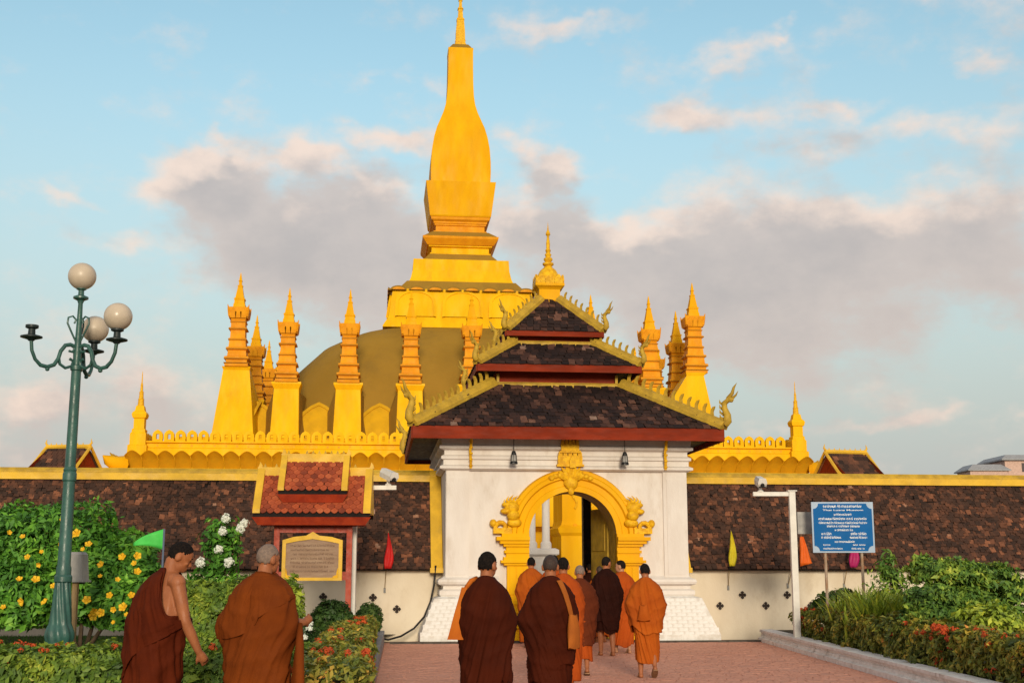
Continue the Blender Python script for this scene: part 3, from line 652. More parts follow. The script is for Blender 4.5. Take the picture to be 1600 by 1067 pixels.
# ------------------------------------------------------------------ courtyard things seen through the arch
sh = empty('gold_shrine', gw(4.8, 25.4) + (0,), YAW, 'gold courtyard shrine seen through the gateway arch', 'shrine')
MB().square([(1.5, 0), (1.5, .5), (1.4, .6), (1.3, .7), (1.3, 2.3), (1.4, 2.4), (1.45, 2.55), (1.3, 2.65), (1.25, 2.8), (1.25, 4.4), (1.4, 4.5), (1.5, 4.7), (1.2, 4.9), (.9, 5.6), (.3, 6.2)], (0, 0)).build('shrine_body', M['gold'], sh)
for x in (-.75, -.1, .6):
    m_ = MB(); m_.tube([(x + .09 * math.sin(k * .9), -1.29, 3.2 + k * .09) for k in range(12)], .045, 6); m_.build('scroll_relief', M['gold_carved'], sh, smooth=50)
    MB().lathe([(.0, 0), (.09, .02), (.05, .05), (0, .06)], 8, M=T(x, -1.3, 2.62, 0, math.pi / 2)).build('rosette', M['gold_orange'], sh)
MB().lathe([(.0, 0), (.11, .02), (.05, .05), (0, .06)], 8, M=T(-.15, -1.3, 1.75, 0, math.pi / 2)).build('rosette', M['gold_orange'], sh)
pv = empty('white_pavilion', gw(1.9, 22.0) + (0,), YAW, 'white columned pavilion seen through the left half of the arch', 'pavilion')
MB().rect([(.1, 0), (.1, .2), (0, .25), (0, 1.55), (.12, 1.62), (.12, 1.75), (.02, 1.8)], -1.6, .75, 0, 4).build('parapet', M['white'], pv)
for x in (-1.35, -.55, .08, .52):
    MB().lathe([(.17, 1.8), (.17, 1.95), (.12, 2.02), (.115, 4.6), (.17, 4.7), (.17, 4.85)], 14, (x, .25, 0)).build('column', M['white'], pv, smooth=30)
MB().rect([(0, 4.85), (.15, 4.95), (.15, 5.2)], -1.6, .75, 0, 4).build('entablature', M['white'], pv)
MB().rect([(.5, 5.2), (.5, 5.3), (-1.1, 6.6)], -1.6, .75, 0, 4).build('roof', M['tile_gate'], pv)
m_ = MB(); m_.rings([[(.62 + .12 * k, -.1 - .02 * k, 4.9 - k * .5), (.78 + .02 * k, -.1, 4.9 - k * .5), (.78 + .02 * k, -.08, 4.9 - k * .5), (.62 + .12 * k, -.08, 4.9 - k * .5)] for k in range(3)]); m_.build('hanging_drape', M['flag_orange'], pv)
pv.scale = (1.3, 1.3, 1.3); sh.scale = (1.05, 1.05, 1.25)

# ------------------------------------------------------------------ great golden stupa
SX, SY = -3.971, 90.0
st = empty('golden_stupa', (SX, SY, 0), YAW, 'great golden stupa with tall bottle shaped spire behind the wall', 'stupa')
HP = 19.0
MB().square([(34, 0), (34, 1.8), (33, 2.0), (33, 3.2), (34, 3.4)]).build('lower_terrace', M['gold_light'], st)
MB().square([(HP + 2.2, 3.3), (HP + 1.9, 6.6), (HP + 1.6, 6.9), (HP + .25, 7.0), (HP + .25, 7.72), (HP + .06, 7.76), (HP + .06, 8.12), (HP - .08, 8.18), (HP - .08, 8.4), (HP + .1, 8.44), (HP + .1, 8.52), (HP - .5, 8.53), (HP - .5, 8.3)]).build('terrace_wall', M['gold_light'], st)
# merlons, each an arched leaf with a dark slot
def merlon_mesh():
    mb = MB(); o = [(-.25, 0), (-.27, .2), (-.255, .38), (-.16, .5), (0, .58), (.16, .5), (.255, .38), (.27, .2), (.25, 0)]; i = [(-.075, .12), (-.075, .22), (-.075, .32), (-.075, .36), (0, .37), (.075, .36), (.075, .32), (.075, .22), (.075, .12)]
    for y in (-.11, .11):
        for k in range(8):
            mb.add([(o[k][0], y, o[k][1]), (o[k + 1][0], y, o[k + 1][1]), (i[k + 1][0], y, i[k + 1][1]), (i[k][0], y, i[k][1])], [(0, 1, 2, 3)])
        mb.add([(o[0][0], y, 0), (i[0][0], y, .12), (i[8][0], y, .12), (o[8][0], y, 0)], [(0, 1, 2, 3)])
    for (pp, cl) in ((o, False), (i, True)):
        for k in range(8 + cl):
            a, b = pp[k], pp[(k + 1) % 9]; mb.add([(a[0], -.11, a[1]), (b[0], -.11, b[1]), (b[0], .11, b[1]), (a[0], .11, a[1])], [(0, 1, 2, 3)])
    return mb
mm = merlon_mesh(); mmesh = mm.mesh('merlon', M['gold_light'])
def petal_mb():
    mb = MB(); rr = []
    for i in range(6):
        t = i / 5; z = -.72 * t; oy = .95 - 1.0 * t ** .6; hw = .43 * (1 if t < .6 else 1 - .1 * (t - .6))
        rr.append([(hw * (j / 4 - 1), -oy - .16 * math.sin(math.pi * j / 8) * (1 - t * .5), z + .26 * math.sin(math.pi * j / 8) * (1 - t) ** 2) for j in range(9)])
    mb.rings(rr, False, False, closed=False)
    mb.add([(p[0], p[1] + .06, p[2] - .05) for p in rr[0]] + rr[0] , [(j, j + 1, j + 10, j + 9) for j in range(8)])
    return mb
pt = petal_mb(); pmesh = pt.mesh('petal', M['petal'], 40)
soldier = MB(); spet = MB()
nM = 58; nP = 44
for side in range(4):
    for k in range(nM):
        u = -HP + .85 + (k + .5) * (2 * HP - 1.7) / nM; Mx = T(0, 0, 0, side * math.pi / 2) @ T(u, -HP + .16, 8.50) @ Matrix.Diagonal((1.06, 1, 1.16, 1))
        if side == 0: link_mesh(mmesh, 'merlon', st).matrix_local = Mx
        else: soldier.add(mm.v, mm.f, Mx)
    for k in range(nP):
        h = HP + .25; u = -h - .1 + (k + .5) * (2 * h + .2) / nP; Mx = T(0, 0, 0, side * math.pi / 2) @ T(u, -h - .02, 7.62)
        if side == 0: link_mesh(pmesh, 'petal', st).matrix_local = Mx
        else: spet.add(pt.v, pt.f, Mx)
soldier.build('merlon_rows', M['gold_light'], st, kind='stuff', recalc=False); spet.build('petal_rows', M['petal'], st, kind='stuff', recalc=False)
dots = MB()
for k in range(nM): dots.box(-HP + .85 + (k + .5) * (2 * HP - 1.7) / nM - .06, -HP + .85 + (k + .5) * (2 * HP - 1.7) / nM + .06, -HP + .07, -HP + .1, 8.22, 8.34)
dots.build('frieze_studs', M['gold_carved'], st, kind='stuff')
# corner horns and pinnacles of the terrace
pin = MB().square([(.72, 7.7), (.72, 8.25), (.60, 8.3), (.60, 8.9), (.50, 9.0), (.50, 9.15), (.4, 9.2), (.4, 9.75), (.5, 9.8), (.56, 10.0), (.5, 10.1), (.36, 10.2), (.3, 10.45), (.24, 10.5)]).mesh('corner_pinnacle', M['gold_light'])
pins = MB().lathe([(.26, 10.45), (.22, 10.8), (.24, 10.86), (.18, 10.92), (.16, 11.2), (.18, 11.26), (.11, 11.32), (.09, 11.7), (.05, 11.8), (.03, 12.3), (0, 12.5)], 10).mesh('pinnacle_spike', M['gold_carved'], 40)
horn = MB().tube([(0, 0, 0), (.5, 0, .02), (.95, 0, .18), (1.3, 0, .42)], [.5, .42, .3, .03], 8).mesh('corner_horn', M['gold'], 50)
for c in range(4):
    sx, sy = ((-1, -1), (1, -1), (1, 1), (-1, 1))[c]
    o = link_mesh(pin, 'corner_pinnacle', st); o.location = (sx * (HP - .15), sy * (HP - .15), 0); o.scale = (.72, .72, 1); link_mesh(pins, 'pinnacle_spike', o)
    o = link_mesh(horn, 'corner_horn', st); o.location = (sx * (HP + .5), sy * (HP + .5), 7.15); o.rotation_euler = (0, 0, math.atan2(sy, sx))
# upper terrace and ring of small spires
MB().square([(17.2, 8.2), (17.2, 8.9), (16.9, 9.0)]).build('upper_terrace', M['gold'], st)
RH = 14.2
us = [-11.2, -7.5, -3.75, 0, 3.75, 7.5, 11.2]
base = MB().rings([[(-.85, -.75, 8.9), (.85, -.75, 8.9), (.95, .9, 8.9), (-.95, .9, 8.9)], [(-.74, -.18, 12.2), (.74, -.18, 12.2), (.80, .8, 12.2), (-.80, .8, 12.2)], [(-.88, -.34, 12.5), (.88, -.34, 12.5), (.88, .95, 12.5), (-.88, .95, 12.5)], [(-.88, -.34, 12.62), (.88, -.34, 12.62), (.88, .95, 12.62), (-.88, .95, 12.62)]]).mesh('spire_base', M['gold_light'])
butt = MB().rings([[(-.84, -.70, 8.9), (.84, -.70, 8.9), (2.2, 3.4, 8.9), (-2.2, 3.4, 8.9)], [(-.73, -.12, 12.1), (.73, -.12, 12.1), (1.05, 2.6, 12.0), (-1.05, 2.6, 12.0)]]).mesh('buttress', M['gold_dull'])  # dull gilt like the dome, darker to paint in the shade of the sides
shaft = MB().square([(.80, 12.62), (.80, 12.78), (.72, 12.82), (.72, 13.0), (.84, 13.05), (.84, 13.2), (.66, 13.25), (.62, 13.6), (.74, 13.65), (.74, 13.78), (.6, 13.82), (.56, 14.2), (.62, 14.24), (.62, 14.34), (.52, 14.38), (.5, 14.85), (.62, 14.9), (.62, 15.0), (.5, 15.04), (.5, 15.3), (.54, 15.34), (.54, 15.42), (.46, 15.44)], (0, .25)).mesh('spire_shaft', M['gold_orange'])
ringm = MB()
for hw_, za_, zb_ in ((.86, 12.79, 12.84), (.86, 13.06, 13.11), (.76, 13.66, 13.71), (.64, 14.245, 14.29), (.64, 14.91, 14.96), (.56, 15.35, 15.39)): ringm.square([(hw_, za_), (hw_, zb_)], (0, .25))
ringm = ringm.mesh('ledge_shade_ring', M['gold_ring'])  # shade under the ledges, painted as dark gilt bands round the shaft
bm_ = MB().square([(.46, 15.42), (.52, 15.55), (.66, 15.95), (.70, 16.2), (.62, 16.28), (.4, 16.32)], (0, .25))
for s in range(4):
    for k in (-1, 0, 1): bm_.slab([(-.2, 0), (.2, 0), (.24, .35), (.0, .62), (-.24, .35)], .06, T(0, .25, 15.6, s * math.pi / 2) @ T(k * .36, -.62, 0, 0, .22))
    bm_.tube([(.62 * math.cos(s * 1.5708 + .785) * 1.35, .25 + .62 * math.sin(s * 1.5708 + .785) * 1.35, 15.7), (.66 * math.cos(s * 1.5708 + .785) * 1.42, .25 + .66 * math.sin(s * 1.5708 + .785) * 1.42, 16.1), (.7 * math.cos(s * 1.5708 + .785) * 1.5, .25 + .7 * math.sin(s * 1.5708 + .785) * 1.5, 16.4)], [.12, .1, .02], 6)
bowl = bm_.mesh('spire_bowl', M['gold_orange'])
tip = MB().square([(.42, 16.28), (.40, 16.5), (.36, 16.55), (.34, 16.75), (.38, 16.8), (.38, 16.86), (.3, 16.9), (.16, 17.6), (.18, 17.64), (.18, 17.7), (.1, 17.73), (.1, 17.95), (.14, 17.98), (.1, 18.02), (.04, 18.4), (0, 18.55)], (0, .25)).mesh('spire_tip', M['gold'])
def small_spire(u, v, rz, dz=0):
    b = link_mesh(base, 'small_spire', st, loc=(u, v, 0), rot=(0, 0, rz))
    link_mesh(butt, 'buttress', b); 
    for me, nm in ((shaft, 'shaft'), (ringm, 'ledge_shade_ring'), (bowl, 'bowl'), (tip, 'tip')): link_mesh(me, nm, b, 'stuff' if nm == 'ledge_shade_ring' else None, loc=(0, 0, dz), scale=(.84, .84, 1))
    return b
cbase = MB().rings([[(-1.25, -1.1, 8.9), (1.25, -1.1, 8.9), (1.6, 2.8, 8.9), (-1.6, 2.8, 8.9)], [(-1.02, -.55, 11.2), (1.02, -.55, 11.2), (1.3, 2.3, 11.2), (-1.3, 2.3, 11.2)], [(-.78, -.2, 13.3), (.78, -.2, 13.3), (.8, .9, 13.3), (-.8, .9, 13.3)], [(-.86, -.34, 13.5), (.86, -.34, 13.5), (.86, .95, 13.5), (-.86, .95, 13.5)]]).mesh('spire_base', M['gold_light'])
for side in range(4):
    rz = side * math.pi / 2
    for u in (us if side in (0, 2) else [-9.6, -3, 4] if side == 1 else [5.3, -4.3]):
        p = T(0, 0, 0, rz) @ Vector((u, -RH, 0)); small_spire(p.x, p.y, rz)
    p = T(0, 0, 0, rz) @ Vector((-RH, -RH, 0))
    b = link_mesh(cbase, 'corner_spire', st, loc=(p.x, p.y, 0), rot=(0, 0, rz if side % 2 == 0 else rz))
    for me, nm in ((shaft, 'shaft'), (ringm, 'ledge_shade_ring'), (bowl, 'bowl'), (tip, 'tip')): link_mesh(me, nm, b, 'stuff' if nm == 'ledge_shade_ring' else None, loc=(0, 0, .88), scale=(.86, .86, 1))
# dome on a rounded square plan
dp = [(13.6, 8.9), (13.3, 10.2), (12.6, 12.2), (11.2, 14.3), (9.6, 16.0), (8.2, 16.85), (7.2, 17.35), (6.2, 17.7), (5.3, 17.88), (4, 17.9)]
rr = []
for h, z in dp:
    ring = []
    for j in range(64):
        a = 2 * math.pi * j / 64; c, s = math.cos(a), math.sin(a); e = 5.0
        r = h / (abs(c) ** e + abs(s) ** e) ** (1 / e); ring.append((r * c, r * s, z))
    rr.append(ring)
MB().rings(rr).build('dome', M['gold_dull'], st, smooth=50)
# lotus block with arched petals
lot = MB().square([(5.5, 17.86), (5.5, 17.95), (5.15, 18.55), (5.1, 18.7), (4.85, 20.55), (4.85, 20.7), (4.5, 20.72)]).build('lotus_block', M['gold_light'], st)
def lotus_petal(w_, h_, d, pointed=False):
    mb = MB(); n = 12; o = [(-w_, 0)] + [(-w_ * math.cos(math.pi * i / n) * (1 if True else 0), h_ * .42 + h_ * .58 * math.sin(math.pi * i / n) ** .75) for i in range(n + 1)] + [(w_, 0)]
    if pointed: o = [(-w_, 0)] + [(-w_ * math.cos(math.pi * i / n), h_ * (.30 + .70 * (1 - abs(math.cos(math.pi * i / n)) ** 1.35) ** .8)) for i in range(n + 1)] + [(w_, 0)]
    i_ = [(x * .86, .06 + z * .90) for x, z in o]
    k = len(o); vs = [(x, 0, z) for x, z in o] + [(x, -d, z) for x, z in o] + [(x, -d, z) for x, z in i_] + [(x, -d * .55, z) for x, z in i_] + [(0, -d * 1.25, h_ * .4)]
    for a in range(k - 1):
        mb_f = [(a, a + 1, k + a + 1, k + a), (k + a, k + a + 1, 2 * k + a + 1, 2 * k + a), (2 * k + a, 2 * k + a + 1, 3 * k + a + 1, 3 * k + a), (3 * k + a, 3 * k + a + 1, 4 * k)]
        mb.f += mb_f
    mb.f += [(3 * k - 0 + k - 1, 3 * k, 4 * k)]; mb.v = vs
    return mb.mesh('lotus_petal', M['gold_light'], 30)
lp = lotus_petal(1.42, 1.95, .16)
dpet = lotus_petal(1.84, 2.75, .16, True); dpet.materials[0] = M['petal']
for side in range(4):
    for k in range(8):
        o = link_mesh(dpet, 'dome_petal', st); o.matrix_local = T(0, 0, 0, side * math.pi / 2) @ T((k - 3.5) * 3.72, -13.55, 8.95, 0, -.30)
tilt = math.atan2(.3, 2.0)
sc_ = MB(); rr = []
for i in range(4): rr.append([(.58 * math.cos(math.pi * j / 8) * (1 - .1 * i), -.42 + .14 * i, .30 * math.sin(math.pi * j / 8) * (1 - .28 * i)) for j in range(9)])
sc_.rings(rr, True, True, closed=False); scm = sc_.mesh('scallop', M['gold_dull'], 40)
scu = MB().slab([(.42 * math.cos(math.pi * j / 8), .02 + .17 * math.sin(math.pi * j / 8)) for j in range(9)], .03, T(0, -.44, 0)).mesh('scallop_shade', M['gold_orange'])
for side in range(4):
    for k in range(3):
        o = link_mesh(lp, 'lotus_petal', lot); o.matrix_local = T(0, 0, 0, side * math.pi / 2) @ T((k - 1) * 3.25, -5.14, 18.62, 0, -tilt)
    for k in range(8):
        Mx = T(0, 0, 0, side * math.pi / 2) @ T((k - 3.5) * 1.27, -4.75, 20.55)
        o = link_mesh(scm, 'scallop', lot); o.matrix_local = Mx; o = link_mesh(scu, 'scallop_face', lot); o.matrix_local = Mx
MB().square([(4.6, 20.7), (4.45, 20.78), (3.85, 21.5), (3.75, 21.52)]).build('sloped_skirt', M['gold_dull'], st)  # skirt, sloped steps and cap: weak light on upward faces painted in duller gilt
MB().square([(3.70, 21.5), (3.58, 21.8), (3.45, 22.4), (3.40, 23.22), (2.75, 23.26)]).build('pedestal', M['gold_light'], st)
MB().square([(2.80, 23.24), (2.2, 23.92), (2.15, 23.92)]).build('sloped_step', M['gold_dull'], st)
MB().square([(2.2, 23.9), (2.2, 24.0), (2.08, 24.05), (2.08, 24.4), (2.3, 24.46), (2.3, 24.58)]).build('spire_moulding', M['gold_light'], st)
MB().square([(2.4, 24.56), (2.72, 24.98), (2.75, 25.14), (2.6, 25.16)]).build('spire_lip', M['gold_orange'], st)
MB().square([(2.7, 25.13), (2.05, 25.62), (2.0, 25.63)]).build('sloped_step', M['gold_dull'], st)
MB().square([(1.95, 25.6), (1.95, 25.72), (1.78, 25.76), (1.78, 26.12), (1.88, 26.16), (1.88, 26.26), (1.95, 26.3), (1.95, 26.42), (2.12, 26.55), (2.15, 26.72), (2.2, 26.78)]).build('spire_moulding', M['gold_orange'], st)
MB().square([(2.2, 26.76), (2.24, 26.86), (2.55, 29.32), (2.0, 29.34)], sub=1).build('spire_block', M['gold'], st)
bp = [(2.17, 29.3), (2.2, 30.2), (2.19, 31.0), (2.12, 32.0), (1.98, 32.9), (1.78, 33.7), (1.53, 34.4), (1.28, 35.1), (1.1, 35.8), (1.01, 36.5), (.96, 37.5), (.94, 38.6), (.93, 40.1), (.95, 40.2), (.95, 40.35), (.86, 40.4)]
bo = MB().square(bp, sub=1).build('spire_bottle', M['gold'], st, smooth=35)
MB().square([(.86, 40.38), (.58, 40.78), (.5, 40.8)]).build('spire_cap', M['gold_dull'], st)
MB().square([(.42, 40.8), (.42, 40.95), (.36, 41.0), (.40, 41.2), (.36, 41.24), (.34, 42.0), (.27, 42.9), (.3, 42.95), (.28, 43.05), (.2, 43.1), (.16, 43.8), (.22, 43.86), (.18, 43.95), (.12, 44.0), (.1, 44.5), (.16, 44.6), (.1, 44.7), (.05, 45.3), (0, 45.6)]).build('spire_finial', M['gold_carved'], st)

# ------------------------------------------------------------------ far roofs and houses
def far_roof(pl, pr, Y, label, face, dx):
    a, b, c, d = at(*pl[0], Y), at(*pl[1], Y), at(*pr[0], Y), at(*pr[1], Y)   # eave left, ridge left, ridge right, eave right
    zr, ze = b.z, a.z - 1.2; x0, x1 = b.x, c.x; e = .35; dep = 4.2
    h = empty('temple_hall', ((x0 + x1) / 2, Y + dep, 0), R(face), label, 'hall')
    W = (x1 - x0) / 2; 
    MB().box(-W + .2, W - .2, -dep + .8, dep - .8, 0, ze + .8).build('hall_wall', M['white'], h)
    for s in (-1, 1):
        prof_ = [(0, zr), (-s * -.0 + s * dep * .35, zr - (zr - ze) * .48), (s * dep * .7, zr - (zr - ze) * .8), (s * dep, ze)]
        MB().rings([[(x, y, z), (x, y, z - .15)] for x in (-W,) for y, z in prof_] , False, False) if False else None
        m_ = MB()
        for k in range(3):
            (y0_, z0_), (y1_, z1_) = prof_[k], prof_[k + 1]
            m_.add([(-W, y0_, z0_), (W, y0_, z0_), (W + .25 * (k + 1) / 3, y1_, z1_), (-W - .25 * (k + 1) / 3, y1_, z1_)] + [(-W, y0_, z0_ - .2), (W, y0_, z0_ - .2), (W + .1, y1_, z1_ - .2), (-W - .1, y1_, z1_ - .2)], [(0, 1, 2, 3), (7, 6, 5, 4), (0, 3, 7, 4), (1, 5, 6, 2), (3, 2, 6, 7)])
        m_.build('roof_slope', M['tile_wall'], h)
        rows = 16; stf = MB()
        for r in range(rows):
            t = (r + .5) / rows * 3; k = min(2, int(t)); f = t - k; (y0_, z0_), (y1_, z1_) = prof_[k], prof_[k + 1]; yy, zz = y0_ + (y1_ - y0_) * f, z0_ + (z1_ - z0_) * f
            n_ = int(2 * W / .3)
            for j in range(n_): stf.box(-.14, .14, -.2, .2, .0, .05, T(-W + (j + .5 + .5 * (r % 2)) * 2 * W / (n_ + .5), yy, zz, 0, -s * .75 if s < 0 else -.75 * s) )
        stf.build('roof_tiles', M['tile_wall'], h, kind='stuff', recalc=False)
        for sx in (-1, 1): MB().tube([(sx * (W + .1), y, z + .08) for y, z in prof_] , .085, 6).build('verge_trim', M['yellow_trim'], h)
    for sx in (-1, 1): MB().add([(sx * W, -dep, ze), (sx * W, dep, ze), (sx * W, 0, zr)], [(0, 1, 2)]).build('gable', M['red'], h)
    MB().tube([(-W - .1, 0, zr + .08), (W + .1, 0, zr + .08)], .14, 6).build('ridge', M['yellow_trim'], h)
    for k in range(int(2 * W / .3)): MB().lathe([(.05, 0), (.035, .08), (0, .18)], 6, (-W + (k + .5) * .3, 0, zr + .15)).build('ridge_crest', M['yellow_trim'], h)
    for sx in (-1, 1): MB().tube([(sx * W, 0, zr + .1), (sx * (W + .15), 0, zr + .3), (sx * (W + .1), 0, zr + .5)], [.08, .05, .01], 6).build('ridge_finial', M['yellow_trim'], h)
far_roof(((15, 728), (25, 688)), ((97, 688), (102, 728)), 62, 'small temple hall roof above the wall at far left', -8, 0)
far_roof(((1312, 738), (1322, 697)), ((1390, 697), (1402, 738)), 62, 'small temple hall roof above the wall right of the stupa terrace', 12, 0)
b0 = at(1571, 737, 240); b1 = at(1640, 700, 240)
fb = empty('far_house', ((b0.x + b1.x) / 2, 244, 0), 0, 'distant pink house with grey roof above the wall at right', 'house')
hw = (b1.x - b0.x) / 2; zt = at(1571, 719, 240).z
MB().box(-hw, hw, -4, 8, 0, zt).build('house_wall', M['far_wall'], fb); MB().rect([(.8, zt), (.8, zt + .25), (-.4, zt + 1.1)], -hw, hw, -4, 8).build('house_roof', M['far_roof'], fb)
for k in range(3): MB().box(-hw + 3.2 + k * 3, -hw + 5 + k * 3, -4.05, -3.9, zt - 2.2, zt - .5).build('window', M['far_dark'], fb)
zl = at(1520, 731, 240).z
fr_ = empty('far_shed', (at(1545, 730, 240).x, 242, 0), 0, 'distant low grey roofed shed beside the pink house', 'shed')
MB().box(-4, 3.2, -3, 4, 0, zl - .6).build('shed_wall', M['far_wall'], fr_); MB().rect([(.5, zl - .6), (.5, zl - .4), (-.9, zl + .7)], -4, 3.2, -3, 4).build('shed_roof', M['far_roof'], fr_)
# ------------------------------------------------------------------ street lamp
LY = 19.0
lp0 = at(92, 1010, LY); LX = lp0.x
PXL = LY / 1982.0                                  # metres per photo pixel there
def lz(y): return at(120, y, LY).z
lamp = empty('street_lamp', (LX, LY, .1), 0, 'green iron street lamp with round frosted globes and scrolled arms', 'street lamp')
zb = -.1
MB().square([(.27, zb - .1), (.27, zb + .30), (.24, zb + .34), (.24, zb + .42), (.19, zb + .46)]).build('base_block', M['green_metal'], lamp)
mb = MB(); rr = []; z0, z1 = .36, lz(908) - .1
n = 60
for i in range(26):
    t = i / 25; z = z0 + (z1 - z0) * t; r = .235 * (1 - t) + .135 * t + .05 * math.sin(min(1, t * 3.2) * math.pi) * (1 if t < .31 else 0)
    rr.append([((r + .016 * math.sin(9 * (2 * math.pi * j / n) + t * 7.5)) * math.cos(2 * math.pi * j / n), (r + .016 * math.sin(9 * (2 * math.pi * j / n) + t * 7.5)) * math.sin(2 * math.pi * j / n), z) for j in range(n)])
mb.rings(rr); mb.build('twisted_column', M['green_metal'], lamp, smooth=60)
MB().lathe([(.2, .32), (.235, .34), (.235, .38), (.2, .42)], 20).build('lower_collar', M['green_metal'], lamp, smooth=30)
zm = lz(742) - .1; zt = lz(576) - .1; zc = lz(560) - .1; zg = lz(470) - .1
MB().lathe([(.14, z1 - .02), (.17, z1), (.17, z1 + .07), (.145, z1 + .1), (.145, z1 + .2), (.125, z1 + .24), (.115, zm - .1), (.135, zm - .08), (.135, zm + .02), (.12, zm + .05), (.13, zm + .08), (.105, zm + .12), (.095, zt - .04), (.12, zt - .02), (.12, zt + .04), (.075, zt + .06), (.085, zc + .1), (.075, zg - .9), (.055, zg - .35), (.045, zg - .05), (.07, zg), (.15, zg + .03), (.15, zg + .06), (.06, zg + .09), (.055, zg + .16), (.1, zg + .18), (.1, zg + .22), (0, zg + .22)], 20).build('post', M['green_metal'], lamp, smooth=30)
def globe(parent, x, y, z):
    MB().blob((x, y, z), (.213, .213, .213), 28, 18).build('globe', M['globe'], parent, smooth=True)
globe(lamp, 0, 0, lz(432) - .1)
za = lz(540) - .1                                  # height of the side cups
for k, (an, has) in enumerate(((225, 0), (338, 1), (90, 1))):
    c, s = math.cos(R(an)), math.sin(R(an)); Mx = T(0, 0, 0, R(an)); a = MB()
    def P3(r, z): return (r * 1.0, 0, z)
    pts = [P3(.05, za - .02), P3(.12, za + .0), P3(.20, za - .02), P3(.27, za - .12), P3(.30, za - .24), P3(.36, za - .34), P3(.46, za - .385), P3(.57, za - .37), P3(.66, za - .29), P3(.72, za - .16), P3(.74, za)]
    a.tube(pts, [.032] * 8 + [.028] * 3, 8, Mx)
    a.tube([P3(.30, za - .2), P3(.27, za - .32), P3(.18, za - .37), P3(.08, za - .33), P3(.06, za - .25), P3(.12, za - .22)], .024, 7, Mx)
    a.tube([P3(.12, za + .0), P3(.05, za - .05), P3(.08, za - .11), P3(.14, za - .10)], .02, 6, Mx)
    a.tube([P3(.04, za + .06), P3(.12, za + .2), P3(.19, za + .33), P3(.18, za + .42), P3(.11, za + .45), P3(.055, za + .40), P3(.08, za + .34)], .015, 6, Mx)
    a.blob((.46, 0, za - .42), (.035, .035, .03), 8, 6, Mx)
    arm = a.build('lamp_arm', M['green_metal'], lamp, smooth=50)
    MB().lathe([(.04, -.02), (.06, .0), (.16, .03), (.16, .05), (.055, .08), (.05, .16), (.095, .18), (.095, .22), (0, .22)], 16, (.74 * c, .74 * s, za)).build('cup', M['dark_iron'], arm, smooth=30)
    if has: globe(arm, .74 * c, .74 * s, za + .40)
# floodlight box on a post behind the lamp
for ch in lamp.children:
    if ch.name.split('.')[0] in ('base_block', 'twisted_column', 'lower_collar', 'post'): ch.scale = (.76, .76, 1)
fp = at(120, 884, 20.2)
fl = empty('floodlight', (fp.x, 20.2, 0), R(-8), 'grey floodlight box on a thin post behind the green lamp', 'floodlight')
MB().box(-.045, .045, -.03, .03, .0, fp.z - .2).build('post', M['wood_pole'], fl)
MB().rings([[(-.14, -.10, fp.z - .22), (.16, -.10, fp.z - .22), (.16, .12, fp.z - .22), (-.14, .12, fp.z - .22)], [(-.13, -.12, fp.z + .18), (.13, -.12, fp.z + .18), (.13, .1, fp.z + .18), (-.13, .1, fp.z + .18)], [(-.10, -.08, fp.z + .22), (.10, -.08, fp.z + .22), (.10, .08, fp.z + .22), (-.10, .08, fp.z + .22)]]).build('housing', M['grey_metal'], fl)
MB().box(-.17, .19, -.14, .14, fp.z - .25, fp.z - .22).build('rim', M['grey_metal'], fl)
MB().box(-.08, .08, .1, .16, fp.z - .28, fp.z - .22).build('bracket', M['dark_iron'], fl)

# ------------------------------------------------------------------ notice board under its own little roof
NY = 23.0; c0 = at(488, 900, NY); PS = NY / 1982.0
nb = empty('notice_board', (c0.x, NY, 0), R(3), 'red posted notice board under a two tiered red tile roof', 'notice board')
def nz(y): return at(488, y, NY).z
for s in (-1, 1): MB().box(s * .655 - .05, s * .655 + .05, -.05, .05, 0, nz(818)).build('post', M['red_bright'], nb)
MB().box(-.605, .605, -.03, .03, nz(906), nz(893)).build('rail', M['red_bright'], nb)
MB().box(-.605, .605, -.04, .04, nz(832), nz(822)).build('rail', M['red_bright'], nb)
bz0, bz1 = nz(904), nz(842)
pl = MB().slab([(-.50, bz0), (.50, bz0), (.50, bz1 - .06), (.3, bz1 - .02), (.0, bz1 + .02), (-.3, bz1 - .02), (-.50, bz1 - .06)], .05, T(0, -.08, 0)).build('plaque', M['plaque'], nb)
fm = MB(); fo = [(-.54, bz0 - .03), (.54, bz0 - .03), (.54, bz1 - .02), (.34, bz1 + .04), (.12, bz1 + .06), (0, bz1 + .13), (-.12, bz1 + .06), (-.34, bz1 + .04), (-.54, bz1 - .02)]
fi = [(-.475, bz0 + .025), (.475, bz0 + .025), (.475, bz1 - .08), (.28, bz1 - .04), (.1, bz1 - .015), (0, bz1 + .0), (-.1, bz1 - .015), (-.28, bz1 - .04), (-.475, bz1 - .08)]
for k in range(9):
    j = (k + 1) % 9
    fm.rings([[(fo[k][0], -.13, fo[k][1]), (fo[j][0], -.13, fo[j][1]), (fo[j][0], -.06, fo[j][1]), (fo[k][0], -.06, fo[k][1])], [(fi[k][0], -.13, fi[k][1]), (fi[j][0], -.13, fi[j][1]), (fi[j][0], -.06, fi[j][1]), (fi[k][0], -.06, fi[k][1])]], False, False)
fm.build('gilt_frame', M['yellow_trim'], nb)
for s in (-1, 1): MB().slab([(s * .47, bz0 + .02), (s * .36, bz0 + .02), (s * .40, bz0 + .06), (s * .44, bz0 + .07), (s * .45, bz0 + .14), (s * .47, bz0 + .2)], .02, T(0, -.125, 0)).build('corner_scroll', M['gold_carved'], nb)
